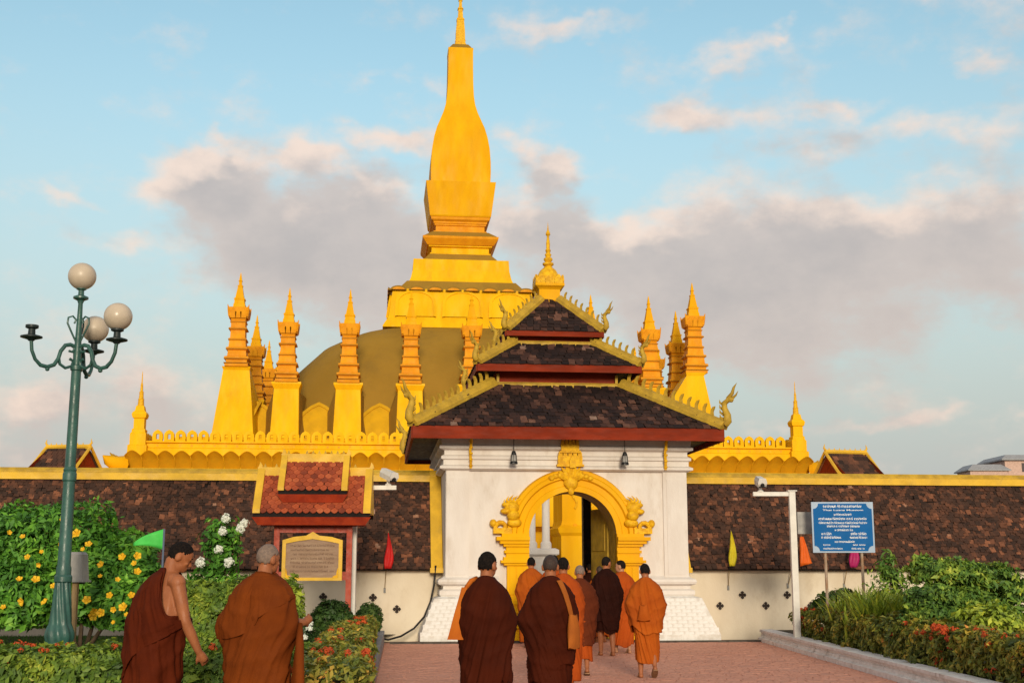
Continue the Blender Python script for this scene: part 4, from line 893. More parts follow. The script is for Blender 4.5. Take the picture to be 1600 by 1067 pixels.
# strokes of script
GLY = [[(.1, .1), (.1, .8), (.35, .95), (.6, .8), (.6, .1)], [(.3, .5), (.15, .7), (.3, .9), (.55, .75), (.55, .15), (.2, .1)], [(.1, .9), (.1, .2), (.3, .1), (.35, .5), (.6, .1), (.62, .9)], [(.45, .6), (.25, .5), (.2, .8), (.55, .9), (.6, .3), (.3, .1)],
       [(.15, .85), (.35, .6), (.15, .35), (.35, .1), (.6, .3), (.6, .9)], [(.55, .9), (.2, .75), (.25, .4), (.55, .45), (.5, .1), (.15, .15)], [(.2, .1), (.2, .6), (.4, .9), (.6, .6), (.6, .1), (.4, .35)], [(.35, .95), (.35, .1)]]
def script_line(mb, x0, x1, z, h, seed, th=.004, y=0.):
    r_ = random.Random(seed); x = x0; gw_ = h * .62; wdt = h * .085
    while x + gw_ * .6 < x1:
        if r_.random() < .1: x += gw_ * .6; continue
        g = r_.choice(GLY)
        for (a, b) in zip(g[:-1], g[1:]):
            d = Vector((b[0] - a[0], b[1] - a[1])); 
            if d.length < 1e-5: continue
            nx, nz_ = -d.y / d.length * wdt, d.x / d.length * wdt
            A, B = (x + a[0] * h, z + a[1] * h), (x + b[0] * h, z + b[1] * h)
            mb.add([(A[0] + nx, y, A[1] + nz_), (A[0] - nx, y, A[1] - nz_), (B[0] - nx, y, B[1] - nz_), (B[0] + nx, y, B[1] + nz_)], [(0, 1, 2, 3)])
        if r_.random() < .3: mb.add([(x + .2 * h, y, z + 1.1 * h), (x + .55 * h, y, z + 1.1 * h), (x + .55 * h, y, z + 1.22 * h), (x + .2 * h, y, z + 1.22 * h)], [(0, 1, 2, 3)])
        x += gw_ * (1.15 if g is not GLY[7] else .8)
mb = MB()
for k in range(7): script_line(mb, -.40 + (k % 3 == 2) * .05, .40 - (k % 4 == 1) * .12, bz1 - .14 - k * .075, .036, 40 + k, y=-.108)
mb.build('inscription', M['plaque_ink'], nb, recalc=False)
# roof: two tiers of fish scale tiles with yellow verges
def fish():
    p = [(-.062, .14), (.062, .14), (.062, .055), (.035, .018), (0, 0), (-.035, .018), (-.062, .055)]
    return p
fmesh = MB().slab(fish(), .014).mesh('scale_tile', M['tile_red'])
def small_roof(hw, ze, zr, ye, yr, bw, name):
    t = MB().rings([[(x, ye, ze - .03), (x, yr, zr), (x, 2 * yr - ye, ze - .03), (x, 2 * yr - ye, ze - .07), (x, yr, zr - .06), (x, ye, ze - .07)] for x in (-hw + .01, hw - .01)]).build(name, M['tile_base'], nb)
    L = math.hypot(zr - ze, yr - ye); th = math.atan2(zr - ze, yr - ye); rows = int(L / .092)
    for r in range(rows):
        k = 0; off = (r % 2) * .064
        while True:
            x = -hw + .05 + off + k * .128; k += 1
            if x > hw - .04: break
            s0 = r * L / rows
            o = link_mesh(fmesh, 'scale_tile', t)
            o.matrix_local = Matrix.Translation((x, ye + math.cos(th) * s0, ze + math.sin(th) * s0)) @ Euler((th - math.pi / 2 - .10 + rng.normal(0, .02), 0, 0)).to_matrix().to_4x4() @ T(rng.normal(0, .003), -.015, -.02, 0, 0, rng.normal(0, .03))
    # ragged lower lip, timber fascia
    MB().box(-hw + .02, hw - .02, ye - .012, ye + .02, ze - .07, ze - .035).build('drip_course', M['tile_base'], t)
    f0, f1 = hw + .01, hw - .09
    MB().rings([[(-f0, ye - .05, ze - .07), (f0, ye - .05, ze - .07), (f0, ye, ze - .07), (-f0, ye, ze - .07)], [(-f1, ye + .04, ze - .21), (f1, ye + .04, ze - .21), (f1, ye + .09, ze - .21), (-f1, ye + .09, ze - .21)]]).build('fascia', M['red_bright'], t)
    for s in (-1, 1):
        a, b = s * hw, s * (hw - bw); e = .045
        MB().rings([[(x, ye - .03, ze + .0), (x, ye - .03, ze + .07), (x, yr - .05, zr + .09), (x, yr + .05, zr + .09), (x, 2 * yr - ye, ze + .07), (x, 2 * yr - ye, ze)] for x in (a, b)]).build('verge_board', M['yellow_trim'], t)
        MB().slab([(-.05, 0), (.05, 0), (.04, .06), (.0, .12), (-.02, .05)], .05, T(s * (hw - .03), yr, zr + .08)).build('verge_finial', M['yellow_trim'], t)
    MB().box(-hw, hw, yr - .06, yr + .06, zr - .06, zr + .10).build('ridge_cap', M['yellow_trim'], t)
    for k in range(10):
        x = -hw + .12 + k * (2 * hw - .24) / 9
        if rng.random() < .75: MB().slab([(-.03, 0), (.03, 0), (.0, .07)], .03, T(x, yr, zr + .10)).build('ridge_crest', M['gold_old'], t)
    return t
small_roof(1.05, nz(803), nz(738), -.42, .12, .13, 'lower_roof')
small_roof(.625, nz(768), nz(717), -.36, .10, .11, 'upper_roof')
for s in (-1, 1): MB().box(s * .55 - .04, s * .55 + .04, -.04, .04, nz(818), nz(770)).build('roof_strut', M['red_bright'], nb)
MB().box(-.95, .95, -.05, .05, nz(822), nz(815)).build('roof_beam', M['red_bright'], nb)

# ------------------------------------------------------------------ security cameras on poles
def cctv(px, top, Y, arm_px, cam_px, label, boxside=None):
    b = at(px, 900, Y); zt = at(px, top, Y).z; s = Y / 1982.
    o = empty('security_camera', (b.x, Y, 0), 0, label, 'security camera')
    MB().box(-.06, .06, -.06, .06, 0, zt + .03).build('pole', M['white_metal'], o)
    MB().box(-.09, .09, -.09, .09, zt + .03, zt + .05).build('pole_cap', M['white_metal'], o)
    a0, a1 = sorted(((arm_px - px) * s, .0))
    if arm_px < px: MB().box(a0, -.062, -.04, .04, zt - .06, zt + .02).build('arm', M['white_metal'], o)
    else: MB().box(.062, a1, -.04, .04, zt - .06, zt + .02).build('arm', M['white_metal'], o)
    cx = (cam_px - px) * s
    MB().lathe([(.06, 0), (.06, .02), (.03, .04), (.03, .1)], 12, (cx, 0, zt + .02)).build('mount', M['white_metal'], o)
    Mx = T(cx, 0, zt + .21, 0, .22) if arm_px < px else T(cx, 0, zt + .21, R(35), .30)
    h = MB(); h.rings([[(-.07, .2, -.07), (.07, .2, -.07), (.08, .2, .02), (.05, .2, .09), (-.05, .2, .09), (-.08, .2, .02)], [(-.075, -.2, -.075), (.075, -.2, -.075), (.085, -.2, .02), (.055, -.2, .10), (-.055, -.2, .10), (-.085, -.2, .02)], [(-.085, -.24, .0), (.085, -.24, .0), (.09, -.24, .03), (.06, -.24, .11), (-.06, -.24, .11), (-.09, -.24, .03)]], M=Mx)
    hd = h.build('housing', M['white_metal'], o)
    MB().box(-.07, .07, -.215, -.19, -.07, .04, Mx).build('lens_window', M['black'], hd)
    MB().lathe([(.045, 0), (.04, .03), (0, .03)], 12, M=Mx @ T(0, -.21, -.02, 0, math.pi / 2)).build('lens', M['black'], hd)
    if boxside: MB().box(.07, .40, -.12, .10, boxside[0], boxside[1]).build('junction_box', M['grey_metal'], o)
    return o
cctv(1242, 770, 24.6, 1181, 1193, 'white security camera on a bracketed pole left of the blue sign', (at(1258, 834, 24.6).z, at(1258, 800, 24.6).z))
cctv(551, 760, 23.5, 617, 604, 'white security camera on a pole behind the tiled notice board')

# ------------------------------------------------------------------ blue visitor sign
GY2 = 24.0; s0 = at(1317, 823, GY2)
sg = empty('visitor_sign', (s0.x, GY2, 0), R(-1), 'blue visitor sign with white lettering on two thin poles', 'sign')
def sz(y): return at(1317, y, GY2).z
W2, z0, z1 = .585, sz(863), sz(784)
for x in (-.345, .345): MB().lathe([(.028, 0), (.028, z1 - .05)], 10, (x, .045, 0)).build('pole', M['steel_pole'], sg, smooth=30)
MB().box(-W2, W2, -.012, .015, z0, z1).build('sign_panel', M['sign_edge'], sg)
c = .10; pp = []
for (cx, cz, a0) in ((W2 - .03, z0 + .03, 0), (W2 - .03, z1 - .03, 1), (-W2 + .03, z1 - .03, 2), (-W2 + .03, z0 + .03, 3)):
    sx, sz_ = (1, -1) if a0 == 0 else (1, 1) if a0 == 1 else (-1, 1) if a0 == 2 else (-1, -1)
    arc = [(cx - sx * c * (1 - math.sin(t)), cz) if False else (cx - sx * c * math.cos(t), cz - sz_ * c * math.sin(t)) for t in (0, .4, .8, 1.2, 1.57)]
    if a0 in (1, 3): arc = arc
    else: arc = arc[::-1]
    if a0 == 0: arc = arc[::1]
    pp += arc
cen = Vector((0, (z0 + z1) / 2)); pp.sort(key=lambda p: math.atan2(p[1] - cen.y, p[0]))
MB().slab(pp, .008, T(0, -.018, 0)).build('sign_face', M['blue_sign'], sg)
bw_, bh_ = 2 * W2, z1 - z0
def sx_(v): return -W2 + (v - 268) / (785 - 268) * bw_
def sy2(v): return z1 - (v - 118) / (548 - 118) * bh_
mb = MB()
for k, (ya, xa, xb, h) in enumerate(((167, 362, 680, 21), (235, 447, 605, 17), (272, 320, 730, 19), (305, 320, 730, 17), (334, 388, 662, 17), (366, 455, 603, 17), (400, 340, 425, 20), (400, 585, 718, 20), (430, 340, 512, 18), (430, 575, 720, 18), (465, 447, 612, 16), (489, 350, 410, 12), (489, 600, 705, 12), (521, 350, 512, 13), (521, 585, 705, 13))):
    script_line(mb, sx_(xa), sx_(xb), sy2(ya), h / 430 * bh_, 90 + k, y=-.025)
mb.build('lettering', M['sign_white'], sg, recalc=False)
cv = bpy.data.curves.new('museum_title', 'FONT'); cv.body = 'That Luang Museum'; cv.size = .066; cv.align_x = 'CENTER'; cv.offset = .0008
to = bpy.data.objects.new('museum_title', cv); COL.objects.link(to)
me = bpy.data.meshes.new_from_object(to.evaluated_get(bpy.context.evaluated_depsgraph_get())); bpy.data.objects.remove(to)
me.materials.clear(); me.materials.append(M['sign_white']); wdt = max(v.co.x for v in me.vertices) - min(v.co.x for v in me.vertices)
o = link_mesh(me, 'museum_title', sg); o.rotation_euler = (math.pi / 2, 0, 0); o.location = (.01, -.026, sy2(193)); k_ = (sx_(690) - sx_(350)) / wdt; o.scale = (k_, .60, 1)

# ------------------------------------------------------------------ flags
def on_wall(px, v):
    """distance at which the sight line meets the plane v metres behind the gateway front"""
    a = (px - 800) / 1982.
    return (v + GY * cy_ - GX * sy_) / (cy_ - a * sy_)
def flag(kind, px, ytop, ybot, wpx, Y, mat, label, base_px, lean=0.):
    """pennant hanging from a thin stick held on the wall"""
    Y = on_wall(px, .42); s = Y / 1982.; p0 = at(px, ytop, Y); p1 = at(px, ybot, Y); H_ = p0.z - p1.z; W_ = wpx * s
    pb = at(base_px[0], base_px[1], on_wall(base_px[0], .90))
    o = empty('flag', tuple(pb), 0, label, 'flag', 'pennants along the wall')
    top = p0 - pb; tip = top + Vector((0, 0, .03))
    MB().tube([(0, 0, 0), tuple((tip) * .5 + Vector((0, 0, -.0))), tuple(tip)], .010, 6).build('stick', M['wood_pole'], o)
    MB().lathe([(.025, -.05), (.025, .06)], 8).build('holder', M['grey_metal'], o)
    nx, nz2 = 6, 12; rr = []
    for i in range(nz2 + 1):
        t = i / nz2
        if kind == 'leaf': hw_ = W_ * .5 * min(1, (t * 1.35 + .06)) * (1 if t < .8 else 1 - (t - .8) * 1.6); off = W_ * .12 * math.sin(t * 3)
        else: hw_ = W_ * .5 * (.25 + .75 * t); off = W_ * .28 * t
        rr.append([tuple(top + Vector((off + hw_ * (2 * j / nx - 1), -.03 + .025 * math.sin(j * 1.7 + t * 4), -H_ * t + (W_ * .25 * (j / nx - .5) if kind != 'leaf' and i == nz2 else 0)))) for j in range(nx + 1)])
    c_ = MB().rings(rr, False, False, closed=False).build('cloth', mat, o, smooth=True, recalc=False)
    md = c_.modifiers.new('thickness', 'SOLIDIFY'); md.thickness = .004
    return o
flag('leaf', 607, 832, 888, 15, 26.4, M['flag_red'], 'red pennant hanging before the shingles left of the gateway', (601, 922))
flag('leaf', 1142, 830, 884, 13, 26.9, M['flag_yellow'], 'yellow pennant hanging before the shingles right of the gateway', (1138, 918))
flag('wide', 1252, 838, 882, 20, 26.7, M['flag_orange'], 'orange pennant between the white camera pole and the blue sign', (1231, 915))
flag('leaf', 1331, 840, 886, 17, 26.7, M['flag_magenta'], 'magenta pennant hanging half hidden below the blue sign', (1319, 915))
gp = at(253, 900, 21.2)
go_ = empty('flag', (gp.x, 21.2, .1), 0, 'bright green pennant flying left beside the yellow flowered bush', 'flag', 'pennants along the wall')
tz = at(255, 826, 21.2).z
MB().tube([(0, 0, 0), (.0, 0, tz - .1)], .018, 8).build('stick', pmat('blue_grey_pole', (.10, .13, .2), None, 4, .5), go_)
rr = []
for i in range(11):
    t = i / 10; rr.append([(-.50 * t, .05 * math.sin(t * 6) , tz - .10 - .24 * t + .04 * math.sin(t * 3) - (.30 * (1 - t) + .05) * j / 5) for j in range(6)])
c_ = MB().rings(rr, False, False, closed=False).build('cloth', M['flag_green'], go_, smooth=True, recalc=False); c_.modifiers.new('thickness', 'SOLIDIFY').thickness = .004

# ------------------------------------------------------------------ plants
def leaves(P, D, size, aspect=.42, jitter=.55, seed=0):
    """leaf-sized faces: positions P, main directions D"""
    r_ = np.random.default_rng(seed); n = len(P)
    N = D / (np.linalg.norm(D, axis=1, keepdims=True) + 1e-9) + r_.normal(0, jitter * .75, (n, 3)); N /= np.linalg.norm(N, axis=1, keepdims=True) + 1e-9
    d = r_.normal(0, 1, (n, 3)) + np.array((0, 0, .5)); d -= N * (d * N).sum(1, keepdims=True); d /= np.linalg.norm(d, axis=1, keepdims=True) + 1e-9
    s = np.cross(d, N); up = N
    L = (size * np.clip(r_.lognormal(0, .32, n), .45, 1.9))[:, None]; Wd = L * aspect * .5
    V = np.stack([P - d * L * .5, P + s * Wd - d * L * .05 + up * Wd * .35, P + d * L * .5, P - s * Wd - d * L * .05 + up * Wd * .35], 1)
    return V.reshape(-1, 3)
def fnoise(p, sc, off=0): return noise.noise(Vector((p[0] * sc + off, p[1] * sc, p[2] * sc)))
def ell_points(c, r, n, seed, shell=.75, lump=.22, lsc=1.6, zmin=None):
    r_ = np.random.default_rng(seed); P, D = [], []
    while len(P) < n:
        v = r_.normal(0, 1, 3); v /= np.linalg.norm(v)
        k = 1 + lump * 1.6 * noise.noise(Vector(v * lsc + seed)) + lump * .7 * noise.noise(Vector(v * lsc * 3.1 + seed))
        t = r_.uniform(shell ** 3, 1) ** (1 / 3)
        p = np.array(c) + v * np.array(r) * k * t
        if zmin is not None and p[2] < zmin: continue
        if noise.noise(Vector(p * 3.3)) < -.34: continue
        P.append(p); D.append(v * .7 + np.array((0, 0, .45)))
    return np.array(P), np.array(D)
def box_points(a, b, half, z0, z1, n, seed, rough=.06):
    """clipped hedge along a->b: leaves near the surface"""
    r_ = np.random.default_rng(seed); a, b = np.array(a), np.array(b); d = b - a; L = np.linalg.norm(d); d = d / L; nn = np.array((-d[1], d[0]))
    P, D = [], []
    per = [2 * half, z1 - z0, z1 - z0]; 
    f = r_.choice(5, n, p=np.array([2 * half * L, (z1 - z0) * L, (z1 - z0) * L, (z1 - z0) * 2 * half, (z1 - z0) * 2 * half]) / (2 * half * L + 2 * (z1 - z0) * L + 4 * half * (z1 - z0)))
    for k in f:
        s, t, u = r_.uniform(0, L), r_.uniform(-half, half), r_.uniform(z0, z1); dep = abs(r_.normal(0, .06)); o = np.zeros(3)
        if k == 0: z = z1 - dep; o[2] = 1
        elif k == 1: t = half - dep; z = u; o[:2] = nn
        elif k == 2: t = -half + dep; z = u; o[:2] = -nn
        elif k == 3: s = dep; z = u; o[:2] = -d
        else: s = L - dep; z = u; o[:2] = d
        edge = max(0, abs(t) / half - .75) * max(0, (z - z0) / (z1 - z0) - .75) * 3.0
        z -= edge * .12 * 4 * (z1 - z0)
        xy = a + d * s + nn * t; p = np.array((xy[0], xy[1], z)); q_ = noise.noise(Vector(p * 2.6)) * rough * 1.8 + noise.noise(Vector(p * 7)) * rough
        if noise.noise(Vector(p * 5.5)) < -.42: continue
        P.append(p + o * q_); D.append(o * .8 + np.array((0, 0, .35)))
    return np.array(P), np.array(D)
def foliage(name, V, mat, parent=None): return poly_mesh(name, V, 4, mat, parent)
def stems(parent, base, tips, r0, mat=None, name='stem'):
    m_ = MB()
    for tp in tips:
        a = Vector(base) + Vector((rng.normal(0, .06), rng.normal(0, .06), 0)); b = Vector(tp); mid = a.lerp(b, .5) + Vector((rng.normal(0, .05), rng.normal(0, .05), .05))
        m_.tube([a, mid, b], [r0, r0 * .7, r0 * .35], 6)
    return m_.build(name, mat or M['stem'], parent, smooth=60, kind='stuff' if name == 'stem' else None)
def flower5(r, mat, name, cup=.4):
    m_ = MB()
    for k in range(5):
        a = k * 1.2566; ca, sa = math.cos(a), math.sin(a); cb, sb = math.cos(a + .56) * 1.35, math.sin(a + .56) * 1.35; cc, sc2 = math.cos(a - .56) * 1.35, math.sin(a - .56) * 1.35
        m_.add([(0, 0, -r * .5), (r * .6 * cb, r * .6 * sb, r * cup * .4), (r * ca, r * sa, r * cup * .55), (r * .6 * cc, r * .6 * sc2, r * cup * .4), (r * .45 * ca, r * .45 * sa, 0)], [(0, 1, 4), (1, 2, 4), (2, 3, 4), (3, 0, 4)])
    return m_.mesh(name, mat, recalc=False)
def pompom(r, mat, name, seed, n=26):
    r_ = np.random.default_rng(seed); m_ = MB()
    for k in range(n):
        v = Vector(r_.normal(0, 1, 3)).normalized(); v.z = abs(v.z) * .8 if v.z < -.3 else v.z; p = v * r * r_.uniform(.55, 1); s = v.orthogonal().normalized() * r * .32; t = v.cross(s).normalized() * r * .32
        m_.add([p - s, p - t, p + s, p + t, p + v * r * .16], [(0, 1, 4), (1, 2, 4), (2, 3, 4), (3, 0, 4)])
    return m_.mesh(name, mat, recalc=False)
fy = [flower5(.085, M['fl_yellow'], 'flower'), flower5(.07, M['fl_yellow'], 'flower', .8)]
fw = pompom(.095, M['fl_white'], 'flower', 3, 40)
fo_ = [pompom(.055, M['fl_orange'], 'flower_head', 5, 24), pompom(.042, M['fl_orange'], 'flower_head', 6, 20)]
def put(me, name, parent, p, out_, sc=1.):
    o = link_mesh(me, name, parent); o.matrix_world = Matrix.Translation(p) @ Vector(out_).to_track_quat('Z', 'Y').to_matrix().to_4x4() @ Matrix.Rotation(rng.uniform(0, 6), 4, 'Z') @ Matrix.Scale(sc, 4)
    return o
# yellow flowering bush on the left
bush = empty('flowering_bush', (0, 0, 0), label='large leafy bush with yellow flowers behind the green street lamp', cat='bush')
VV = []
for i, (c, r, n) in enumerate((((-8.7, 23.0, 1.70), (1.9, 1.3, 1.02), 21000), ((-10.3, 22.6, 1.5), (1.6, 1.2, 1.2), 12500), ((-7.1, 22.6, 1.28), (1.05, 1.0, .85), 11000), ((-6.6, 22.0, .95), (.65, .7, .55), 5500), ((-8.6, 21.9, 1.15), (1.2, .7, .6), 7000))):
    P, D = ell_points(c, r, n, 11 + i, .62, .2, 1.7, .55); VV.append(leaves(P, D, .125, .42, .7, i))
foliage('foliage', np.concatenate(VV), M['leaf_bush'], bush)
stems(bush, (-9.6, 22.6, .1), [(-10.6, 22.4, 1.3), (-9.9, 22.2, 1.4), (-9.2, 22.5, 1.5), (-8.9, 22.8, 1.3), (-10.2, 22.8, 1.6)], .05)
stems(bush, (-7.6, 22.7, .1), [(-8.2, 22.6, 1.3), (-7.3, 22.4, 1.2), (-6.8, 22.6, 1.1), (-7.6, 22.9, 1.5)], .045)
for (px, py) in ((100, 812), (95, 850), (35, 838), (62, 882), (64, 862), (58, 905), (35, 940), (68, 940), (118, 833), (160, 882), (190, 870), (212, 880), (214, 893), (158, 900), (170, 930), (82, 915), (135, 937), (145, 962), (150, 955), (158, 957), (175, 952), (180, 972), (195, 948), (196, 960), (30, 905), (8, 948), (215, 868), (140, 850), (128, 858), (205, 930), (15, 832), (110, 840), (45, 870), (185, 905)):
    Yf = 21.25 - .35 * ((px > 150)) + .9 * max(0, (860 - py) / 60.) ; p = at(px + rng.uniform(-3, 3), py, Yf)
    put(fy[rng.integers(2)], 'flower', bush, p, (rng.normal(0, .3), -1, .4 + rng.normal(0, .3)), rng.uniform(.55, 1.0))
# shrub with white flower heads
ws = empty('white_flower_shrub', (0, 0, 0), label='tall loose shrub with white flower heads left of the notice board', cat='shrub')
P1, D1 = ell_points((-5.5, 24.0, 1.95), (.36, .34, .54), 1000, 31, .3, .35, 2); P2, D2 = ell_points((-5.6, 24.0, 1.35), (.5, .35, .32), 800, 32, .3, .3, 2)
foliage('foliage', np.concatenate([leaves(P1, D1, .13, .42, .7, 1), leaves(P2, D2, .12, .42, .7, 2)]), M['leaf_bush'], ws)
stems(ws, (-5.5, 24.0, .12), [(-5.7, 24, 1.9), (-5.4, 24, 2.2), (-5.2, 24, 1.8), (-5.9, 24, 1.5)], .03)
for (px, py) in ((348, 830), (358, 878), (313, 879), (382, 817), (342, 858), (353, 810), (376, 825)): put(fw, 'flower', ws, at(px, py, 23.5), (0, -1, .3), rng.uniform(.55, 1.05) if py < 870 else 1.1)
# hedges
def hedge(a, b, half, z0, z1, n, mat, label, seed, heads=0, size=.085, group=None, rough=.06, side=1):
    o = empty('clipped_hedge', (a[0], a[1], 0), 0, label, 'hedge', group)
    P, D = box_points(a, b, half, z0, z1, n, seed, rough); P = P - np.array((a[0], a[1], 0))
    foliage('foliage', leaves(P, D, size, .45, .6, seed), mat, o)
    L = math.hypot(b[0] - a[0], b[1] - a[1]); m_ = MB()
    for k in range(int(L / .35)):
        t = (k + .5) / int(L / .35); x, y = (b[0] - a[0]) * t, (b[1] - a[1]) * t
        for j in range(2): m_.tube([(x + rng.normal(0, .05), y + rng.normal(0, .05), .1), (x + rng.normal(0, half * .5), y + rng.normal(0, half * .5), z1 * .8)], [.014, .006], 5)
    m_.build('stem', M['stem'], o, kind='stuff')
    d = Vector((b[0] - a[0], b[1] - a[1])).normalized(); nn = Vector((-d.y, d.x))
    nb_ = max(1, heads // 6); cl_ = [(rng.uniform(0, 1), rng.uniform(-half, half)) for _ in range(nb_)]
    for k in range(heads):
        c0_ = cl_[rng.integers(nb_)]; t = min(.995, max(.005, c0_[0] + rng.normal(0, .22 / max(1, L))))
        if rng.random() < .62: off = max(-half, min(half, c0_[1] + rng.normal(0, .12))); z = z1 + .02; ou = (rng.normal(0, .3), -.3, 1)
        else: off = half * side * 1.02; z = rng.uniform(z0 + .15, z1 - .03); ou = (nn.x * side, nn.y * side, .4)
        x, y = (b[0] - a[0]) * t + nn.x * off, (b[1] - a[1]) * t + nn.y * off
        h_ = link_mesh(fo_[rng.integers(2)], 'flower_head', o); h_.location = (x, y, z); h_.scale = [rng.uniform(.65, 1.25)] * 3; h_.rotation_euler = (rng.uniform(-.6, .6), rng.uniform(-.6, .6), rng.uniform(0, 6))
    return o
hedge((-6.9, 13.6), (-2.35, 13.3), .55, .14, .72, 26000, M['leaf_hedge'], 'clipped hedge with red orange flower heads in front of the street lamp', 41, 46, .075, side=-1, rough=.08)
hedge((-1.62, 11.2), (-2.95, 24.2), .34, .14, .66, 26000, M['leaf_ixora'], 'orange flowered hedge running along the grey stone kerb', 42, 70, .075, side=-1)
hedge((-5.9, 21.0), (-3.6, 20.6), .5, .14, 1.32, 14000, M['leaf_hedge'], 'tall yellow green hedge behind the two robed people at left', 43, 0, .10, rough=.09)
hedge((5.98, 25.6), (5.98, 10.2), .34, .18, .74, 42000, M['leaf_ixora'], 'rust tinged flowering hedge along the right stepped kerb', 44, 90, .08, side=-1, rough=.12)
hedge((-3.9, 16.8), (-2.6, 16.4), .4, .14, .6, 4500, M['leaf_hedge'], 'low green hedge just behind the two robed people at left', 45, 10, .08, rough=.09)
def ball(c, r, n, mat, label, seed, size=.09, lump=.12, cat='shrub', name='round_shrub', shell=.7):
    o = empty(name, (c[0], c[1], 0), 0, label, cat); P, D = ell_points((0, 0, c[2]), r, n, seed, shell, lump, 2.2, .12)
    foliage('foliage', leaves(P, D, size, .45, .6, seed), mat, o)
    stems(o, (0, 0, .1), [(r[0] * .4 * math.cos(k * 1.5), r[1] * .4 * math.sin(k * 1.5), c[2]) for k in range(4)], .02)
    return o
ball((-3.10, 22.0, .62), (.36, .36, .42), 3600, M['leaf_dark'], 'dark green round shrub below the right post of the notice board', 51, .075)
ball((-2.80, 24.9, .58), (.28, .28, .32), 2200, M['leaf_dark'], 'small dark clipped shrub nearest the cable on the left wall', 52, .07)
ball((-3.72, 20.4, .85), (.42, .4, .45), 3400, M['leaf_lime'], 'yellow green round shrub under the notice board plaque', 53, .09)
for k, (px, py, Y) in enumerate(((478, 985, 19.5), (470, 975, 19.8))):
    p = at(px, py, Y); o = empty('white_flower_clump', (p.x, p.y, 0), 0, ('clump of white flowers beside the dark round shrub, lower one', 'clump of white flowers beside the dark round shrub, upper one')[k], 'flowers')
    P, D = ell_points((0, 0, p.z * .8), (.2, .2, .25), 500, 60 + k, .3, .2, 2, .1); foliage('foliage', leaves(P, D, .07, .45, .7, k), M['leaf_dark'], o); stems(o, (0, 0, .1), [(0, 0, p.z)], .012)
    for j in range(6): h_ = link_mesh(fw, 'flower', o); h_.location = (rng.normal(0, .10), rng.normal(0, .06) - .1, p.z + rng.normal(0, .07)); h_.scale = [rng.uniform(.5, .85)] * 3
# right bed
def spiky(c, n, h, r, label, seed, mat):
    o = empty('spiky_plant', (c[0], c[1], 0), 0, label, 'plant', 'spiky yellow green plants in the right bed'); r_ = np.random.default_rng(seed); V = []
    for k in range(n):
        a = r_.uniform(0, 6.28); b = np.array((r_.normal(0, r * .35), r_.normal(0, r * .35), .18)); d = np.array((math.cos(a), math.sin(a), 0)); L = h * r_.uniform(.6, 1.1); w_ = .021; s = np.array((-d[1], d[0], 0)); pr = b
        ou = r_.uniform(.15, .55)
        pts = [b + d * L * ou * t ** 1.6 + np.array((0, 0, L * (t - .25 * t ** 3))) for t in (0, .35, .7, 1.)]
        for i in range(3):
            w0, w1 = w_ * (1, .95, .6)[i], w_ * (.95, .6, .05)[i]; V += [pts[i] - s * w0, pts[i] + s * w0, pts[i + 1] + s * w1, pts[i + 1] - s * w1]
    foliage('blades', np.array(V), mat, o); return o
for k in range(6):
    x = 6.2 + (k % 3) * .42 + rng.uniform(-.1, .1); y = 23.0 - (k // 3) * 1.5 + rng.uniform(-.3, .3)
    spiky((x, y), 400, 1.22 + rng.uniform(-.1, .12), .5, 'spiky yellow green plant behind the right hedge, below the blue sign', 70 + k, M['leaf_lime'])
dp_ = at(1310, 950, 24.8); ball((dp_.x, 24.8, .85), (.52, .3, .28), 1800, M['leaf_dark'], 'low dark green shrub between the poles of the blue sign', 81, .10, .25)
# feathery sapling
sp = at(1392, 960, 23.2); so_ = empty('feathery_sapling', (sp.x, 23.2, 0), 0, 'thin feathery sapling right of the blue sign', 'sapling')
P1, D1 = ell_points((0.05, 0, 1.15), (.42, .3, .5), 900, 82, .2, .35, 2); P2, D2 = ell_points((0, 0, 1.6), (.16, .15, .28), 300, 83, .2, .3, 2)
foliage('foliage', np.concatenate([leaves(P1, D1, .12, .28, .8, 4), leaves(P2, D2, .12, .28, .8, 5)]), M['leaf_tree'], so_); stems(so_, (0, 0, .15), [(0, 0, 1.75), (.25, 0, 1.3), (-.3, 0, 1.25), (.15, -.1, 1.0)], .018)
# layered shrub tree at right
tr = empty('layered_shrub', (0, 0, 0), label='wide layered green shrub behind the right hedge', cat='shrub'); VV = []
for i, (px, py, Y, rx, ry, rz, n) in enumerate(((1478, 893, 19.5, .62, .5, .20, 3600), (1540, 905, 19.8, .50, .5, .22, 2600), (1462, 932, 19.2, .42, .45, .20, 2600), (1510, 945, 19.2, .45, .45, .24, 2600), (1470, 962, 19.0, .55, .5, .2, 2600), (1575, 925, 19.8, .36, .4, .22, 1500), (1560, 960, 19.5, .5, .5, .22, 1400), (1443, 885, 19.6, .2, .2, .16, 500))):
    p = at(px, py, Y); P, D = ell_points(tuple(p), (rx, ry, rz), int(n * 1.5), 90 + i, .35, .3, 1.8); VV.append(leaves(P, D, .085, .4, .8, i))
foliage('foliage', np.concatenate(VV), M['leaf_tree'], tr); c_ = at(1510, 1000, 19.5)
stems(tr, (c_.x, c_.y, .15), [tuple(at(a, b, 19.5)) for a, b in ((1478, 900), (1540, 910), (1462, 935), (1575, 930), (1510, 945))], .035, name='trunk')
lb = at(1545, 985, 18.0); ball((lb.x, 18.0, .72), (.5, .4, .3), 2200, M['leaf_lime'], 'yellow green low shrub under the wide layered shrub', 99, .11, .3)
